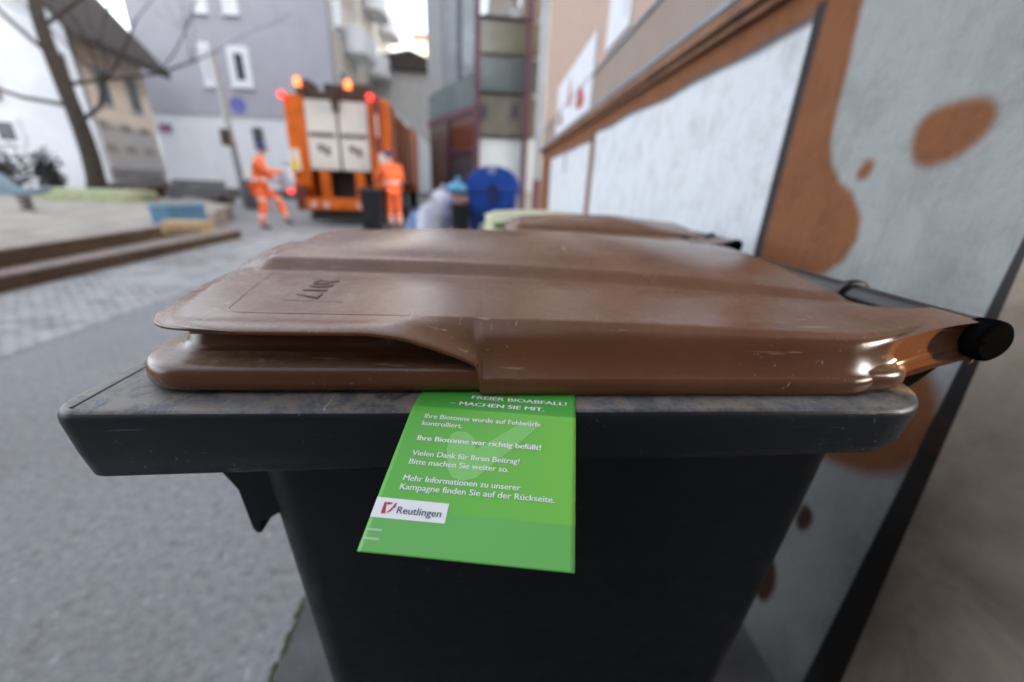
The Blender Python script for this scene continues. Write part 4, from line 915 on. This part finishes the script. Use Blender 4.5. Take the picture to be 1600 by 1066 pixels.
# wheelie bin that the right worker handles
P = on_y(590, 330, 10.3); wb = empty('black_bin', (P.x-.1, 10.35, 0)); tag(wb, 'black wheelie bin held at the truck by the right hand worker', 'wheelie bin')
m = MB(); m.loft([[(x, y, z) for x, y in rrect(-w, w, -w, w, .05, 4)] for z, w in ((0.02, .20), (.85, .26), (.90, .28))], True, True, True); m.build('body', M['black'], wb, True)
m = MB(); m.loft([[(x, y, z) for x, y in rrect(-w, w, -w, w, .06, 4)] for z, w in ((.905, .285), (.94, .27), (.96, .2))], True, True, True); m.build('lid', M['black'], wb, True)
for s in (-1, 1):
    m = MB(); m.tube([(s*.2-.03, -.2, .1), (s*.2+.03, -.2, .1)], .1, 14); m.build('wheel', M['rubber'], wb, True)
P = on_z(450, 338); sack('grey_sack', 'pale grey sack held out by the striding worker', (on_y(446, 270, 10.1).x, 10.1, on_y(446, 296, 10.1).z), .24, (.75, .7, 1.0), film('grey_sack_film', (.52, .55, .62)), 21)

# ------------------------------------------------------------------ left side: steps, tree, bench, pole
def beam(name, label, p0, p1, h, w, z0):
    d = Vector((p1[0]-p0[0], p1[1]-p0[1])); L = d.length; o_ = empty(name, (p0[0], p0[1], z0), atan2(d.y, d.x)); tag(o_, label, 'step edge')
    m = MB(); m.box(0, L, 0, w, 0, h-.03); m.build('riser', M['timber'], o_, bevel=.008); m = MB(); m.box(-.01, L+.01, -.015, w, h-.028, h); m.build('tread', M['kerbtop'], o_, bevel=.006); return o_
beam('timber_step', 'lower brown timber step edge along the paved strip', (-4.62, 1.0), (-4.60, 8.25), ZS1+.005, .22, 0)
beam('timber_step', 'upper brown timber step edge holding the sandy play area', US0, US1, ZS2-ZS1+.02, .22, ZS1-.01)
cv = MB(); pts = [(-6.6, 10.6), (-7.3, 11.6), (-8.4, 12.5), (-9.6, 13.2)]
q0 = on_z(225, 330, .0); q = [on_z(*p, .15) for p in ((225, 336), (232, 326), (270, 316), (330, 312), (365, 313))]
cv.tube([(p.x, p.y, .16) for p in q], .17, 8); tag(cv.build('timber_edging', M['timber'], None, True), 'curved dark timber edging behind the blue crate', 'edging')
# blue crate
A = on_z(232, 352, ZS2-.02); B = on_z(300, 350, ZS2-.02); bx = empty('blue_crate', ((A.x+B.x)/2, A.y, ZS2-.02), radians(-12)); tag(bx, 'shallow blue plastic crate on the edge of the sandy area', 'crate')
w = abs(B.x-A.x)/2*.78; m = MB(); M['cratebl'] = simple('blue_crate_plastic', (.07, .185, .30), .5, var=.12)
m.box(-w, w, 0, .03, 0, .30); m.box(-w, w, .67, .70, 0, .30); m.box(-w, -w+.03, .03, .67, 0, .30); m.box(w-.03, w, .03, .67, 0, .30); m.box(-w+.03, w-.03, .03, .67, 0, .04); m.build('tray', M['cratebl'], bx)
m = MB(); m.loft([[(x, y, z) for x, y in rrect(-w-q, w+q, -q, .7+q, .03, 3)] for z, q in ((.30, .0), (.30, .02), (.34, .02), (.34, -.03), (.30, -.03))]); m.build('rim', simple('pale_crate_rim', (.25, .36, .42), .5), bx)
A = on_z(295, 365, ZS2); o = empty('wood_block', (A.x, A.y, ZS2+.012), radians(10)); tag(o, 'short pale wooden block resting on the upper timber step', 'wood block'); m = MB(); m.box(-.26, .26, -.12, .14, 0, .16); m.build('block', simple('pale_cut_wood', (.58, .40, .22), .7, var=.15, scale=10), o, bevel=.01)
m = MB(); m.box(-.2, .2, -.121, -.1195, .03, .06); m.build('end_grain', M['timber'], o)
# bare tree
def tree(label, base, top):
    r = empty('bare_tree', base); tag(r, label, 'tree'); t = MB(); c = MB(); rnd = random.Random(4)
    ax = Vector(top)-Vector(base); n = 8; pts = []
    for i in range(n+1):
        f = i/n; pts.append(ax*f + Vector((.10*sin(f*5), .08*cos(f*4)-.08, 0)))
    t.tube(pts, [lerp(.22, .12, i/n)+(.06 if i == 0 else 0) for i in range(n+1)], 12)
    def br(p, d, L, rad, lev):
        q = [p]; dd = d.normalized(); rs = [rad]
        for i in range(4):
            dd = (dd+Vector((rnd.uniform(-.28, .28), rnd.uniform(-.28, .28), rnd.uniform(-.10, .25)))).normalized(); q.append(q[-1]+dd*L/4); rs.append(rad*(1-.17*(i+1)))
        c.tube(q, rs, 6 if lev > 1 else 8, False)
        if lev < 4:
            for k in range(4 if lev < 3 else 3):
                i = rnd.choice((2, 3, 4)); e_ = (dd+Vector((rnd.uniform(-1, 1), rnd.uniform(-1, 1), rnd.uniform(-.35, .8)))).normalized(); br(q[i], e_, L*rnd.uniform(.5, .72), rs[i]*.62, lev+1)
    for f, d, L in ((.42, (.9, -.1, .25), 4.2), (.50, (-1, .1, .2), 4.0), (.60, (.8, .5, .35), 4.0), (.72, (-.7, -.5, .6), 3.6), (.85, (.9, -.2, .5), 3.8), (.93, (-.5, .5, .8), 3.6), (1.0, (.3, .2, 1), 4.0), (1.0, (-.4, 0, 1), 4.0)):
        i = f*n; k = int(min(i, n-1)); p = pts[k].lerp(pts[k+1], i-k); br(p, Vector(d), L, lerp(.062, .042, f), 0)
    bk = simple('dark_tree_bark', (.042, .034, .027), .9, var=.35, scale=8, bump=.5); t.build('trunk', bk, r, True, sharp=0); c.build('crown', bk, r, True, sharp=0)
b_ = on_z(150, 292, ZS2); k_ = 12.5/b_.y; b_ = on_y(150, 292, 12.5); b_.z = .3; tp = on_y(66, -10, 12.2); tree('bare dark trunked tree leaning left before the white and cream houses', b_, tp)
# sign pole with round blue sign
pb = on_y(383, 310, 15.5); pt = on_y(330, 80, 15.5); po = empty('sign_pole', (pb.x, 15.5, 0)); tag(po, 'leaning grey pole with round blue sign in front of the lilac block', 'sign pole')
tpv = Vector((pt.x-pb.x, 0, pt.z)); m = MB(); m.tube([(0, 0, 0), tpv*.45], [.10, .09], 12); m.build('lower_pole', M['steel'], po, True); m = MB(); m.tube([tpv*.45, tpv], [.10, .085], 12); m.build('upper_pole', M['greyw'], po, True)
c_ = on_y(372, 165, 15.4); m = MB(); m.tube([(c_.x-pb.x, -.12, c_.z), (c_.x-pb.x, -.09, c_.z)], .25, 20); m.build('round_sign', simple('blue_road_sign', (.09, .10, .34), .4), po, True)
c_ = on_y(352, 212, 15.4); m = MB(); m.box(c_.x-pb.x-.16, c_.x-pb.x+.16, -.12, .12, c_.z-.3, c_.z+.2); m.build('switch_box', M['grime'], po, bevel=.01)
# litter bin by the pole
o = empty('litter_bin', (on_y(398, 300, 15).x, 15, 0)); tag(o, 'dark grey litter bin beside the leaning pole', 'litter bin'); m = MB(); m.tube([(0, 0, .05), (0, 0, .9), (0, 0, .95)], [.32, .36, .30], 16); m.build('drum', simple('dark_bin_metal', (.06, .065, .07), .5), o, True); m = MB(); m.tube([(0, 0, .955), (0, 0, 1.0)], [.30, .12], 16); m.build('hood', M['steel'], o, True)
# benches
def bench(label, pxa, pxb, py, y, z0=.25):
    A = on_y(pxa, py, y); B = on_y(pxb, py, y); L = B.x-A.x; o_ = empty('park_bench', (A.x, y, z0)); tag(o_, label, 'bench', 'grey benches before the houses')
    m = MB(); m.box(0, L, -.25, .25, .40, .47); m.build('seat', M['bench'], o_, bevel=.01); m = MB(); m.box(0, L, .22, .28, .55, .90); m.build('backrest', M['bench'], o_, bevel=.01)
    n = max(2, int(L/1.6)); 
    for k in range(n): 
        x = .15+(L-.3)*k/(n-1); m = MB(); m.box(x-.07, x+.07, -.2, .27, 0, .395); m.build('leg', M['grime'], o_)
M['bench'] = simple('grey_bench_wood', (.12, .115, .12), .8, var=.25)
bench('long dark grey bench in front of the white ground floor', 262, 345, 292, 14.2, .0); bench('dark grey bench right of the tree below the cream house', 170, 250, 290, 14.0, .25)
# low green mound, spring rocker, dark shrub shapes
m = MB(); A = on_z(45, 300, .5); B = on_z(205, 300, .5); yy = 11.6
A = on_y(40, 300, yy); B = on_y(208, 300, yy); L = B.x-A.x; o = empty('green_play_kerb', (A.x, yy, ZS2-.02)); tag(o, 'long low yellow green play kerb in front of the tree', 'play kerb')
zt_ = on_y(120, 290, yy).z-(ZS2-.02); m.prism(rrect(0, L, 0, 1.1, .4, 6), 'z', 0, max(zt_*.7, .10)); m.build('base', simple('yellow_green_rubber', (.33, .36, .21), .8, var=.15), o, bevel=.04)
m = MB(); m.box(.3, L-.3, .2, .9, max(zt_*.7, .10), max(zt_*.7, .10)+.03); m.build('top_pad', simple('pale_green_rubber', (.40, .43, .27), .8), o)
yy = 8.6; A = on_y(38, 312, yy); o = empty('spring_rocker', (A.x, yy, ZS2-.02)); tag(o, 'grey blue spring rocker on the sandy area at the left edge', 'spring rocker')
m = MB(); pr = chaikin([(-.45, .32, 0), (-.15, .30, 0), (.2, .30, 0), (.5, .40, 0), (.42, .46, 0), (.1, .40, 0), (-.1, .42, 0), (-.30, .66, 0), (-.42, .70, 0), (-.40, .50, 0)], 1); m.prism([(a, b) for a, b, c in pr], 'y', -.12, .12); m.build('seat_board', simple('blue_grey_board', (.17, .24, .29), .6), o, bevel=.01)
m = MB(); m.tube([(.09*cos(a*.9), .09*sin(a*.9), .02+a*.0105) for a in range(0, 27)], .018, 6); m.build('spring', M['grime'], o, True)
def shrub(label, px, py0, py1, y, wpx):
    a_ = on_y(px, py1, y); b2 = on_y(px, py0, y); o_ = empty('dark_shrub', (a_.x, y, .3)); tag(o_, label, 'shrub', 'dark shrubs before the white house'); h_ = b2.z-.3; w_ = wpx/668*y/2; rnd = random.Random(px+5); m = MB(); s = MB()
    for k in range(700):
        p = Vector((rnd.gauss(0, .42)*w_, rnd.gauss(0, .4)*w_, abs(rnd.gauss(.5, .25))*h_)); n_ = Vector((rnd.uniform(-1, 1), rnd.uniform(-1, 1), rnd.uniform(-.3, 1))).normalized(); t_ = n_.orthogonal().normalized(); u_ = n_.cross(t_); r = rnd.uniform(.04, .09)
        m.add([p-t_*r, p+u_*r*.5, p+t_*r, p-u_*r*.5], [(0, 1, 2, 3)])
    for k in range(6): s.tube([(0, 0, 0), (rnd.uniform(-.3, .3)*w_, rnd.uniform(-.3, .3)*w_, h_*.7)], [.03, .012], 6)
    m.build('foliage', simple('dark_evergreen_leaves', (.025, .032, .035), .7, var=.4), o_, fix=False); s.build('stem', M['timber'], o_, True)
shrub('wide dark shrub at the left edge before the white house', 14, 232, 285, 13.4, 70); shrub('narrow dark shrub left of the bare tree', 82, 240, 290, 13.0, 34)
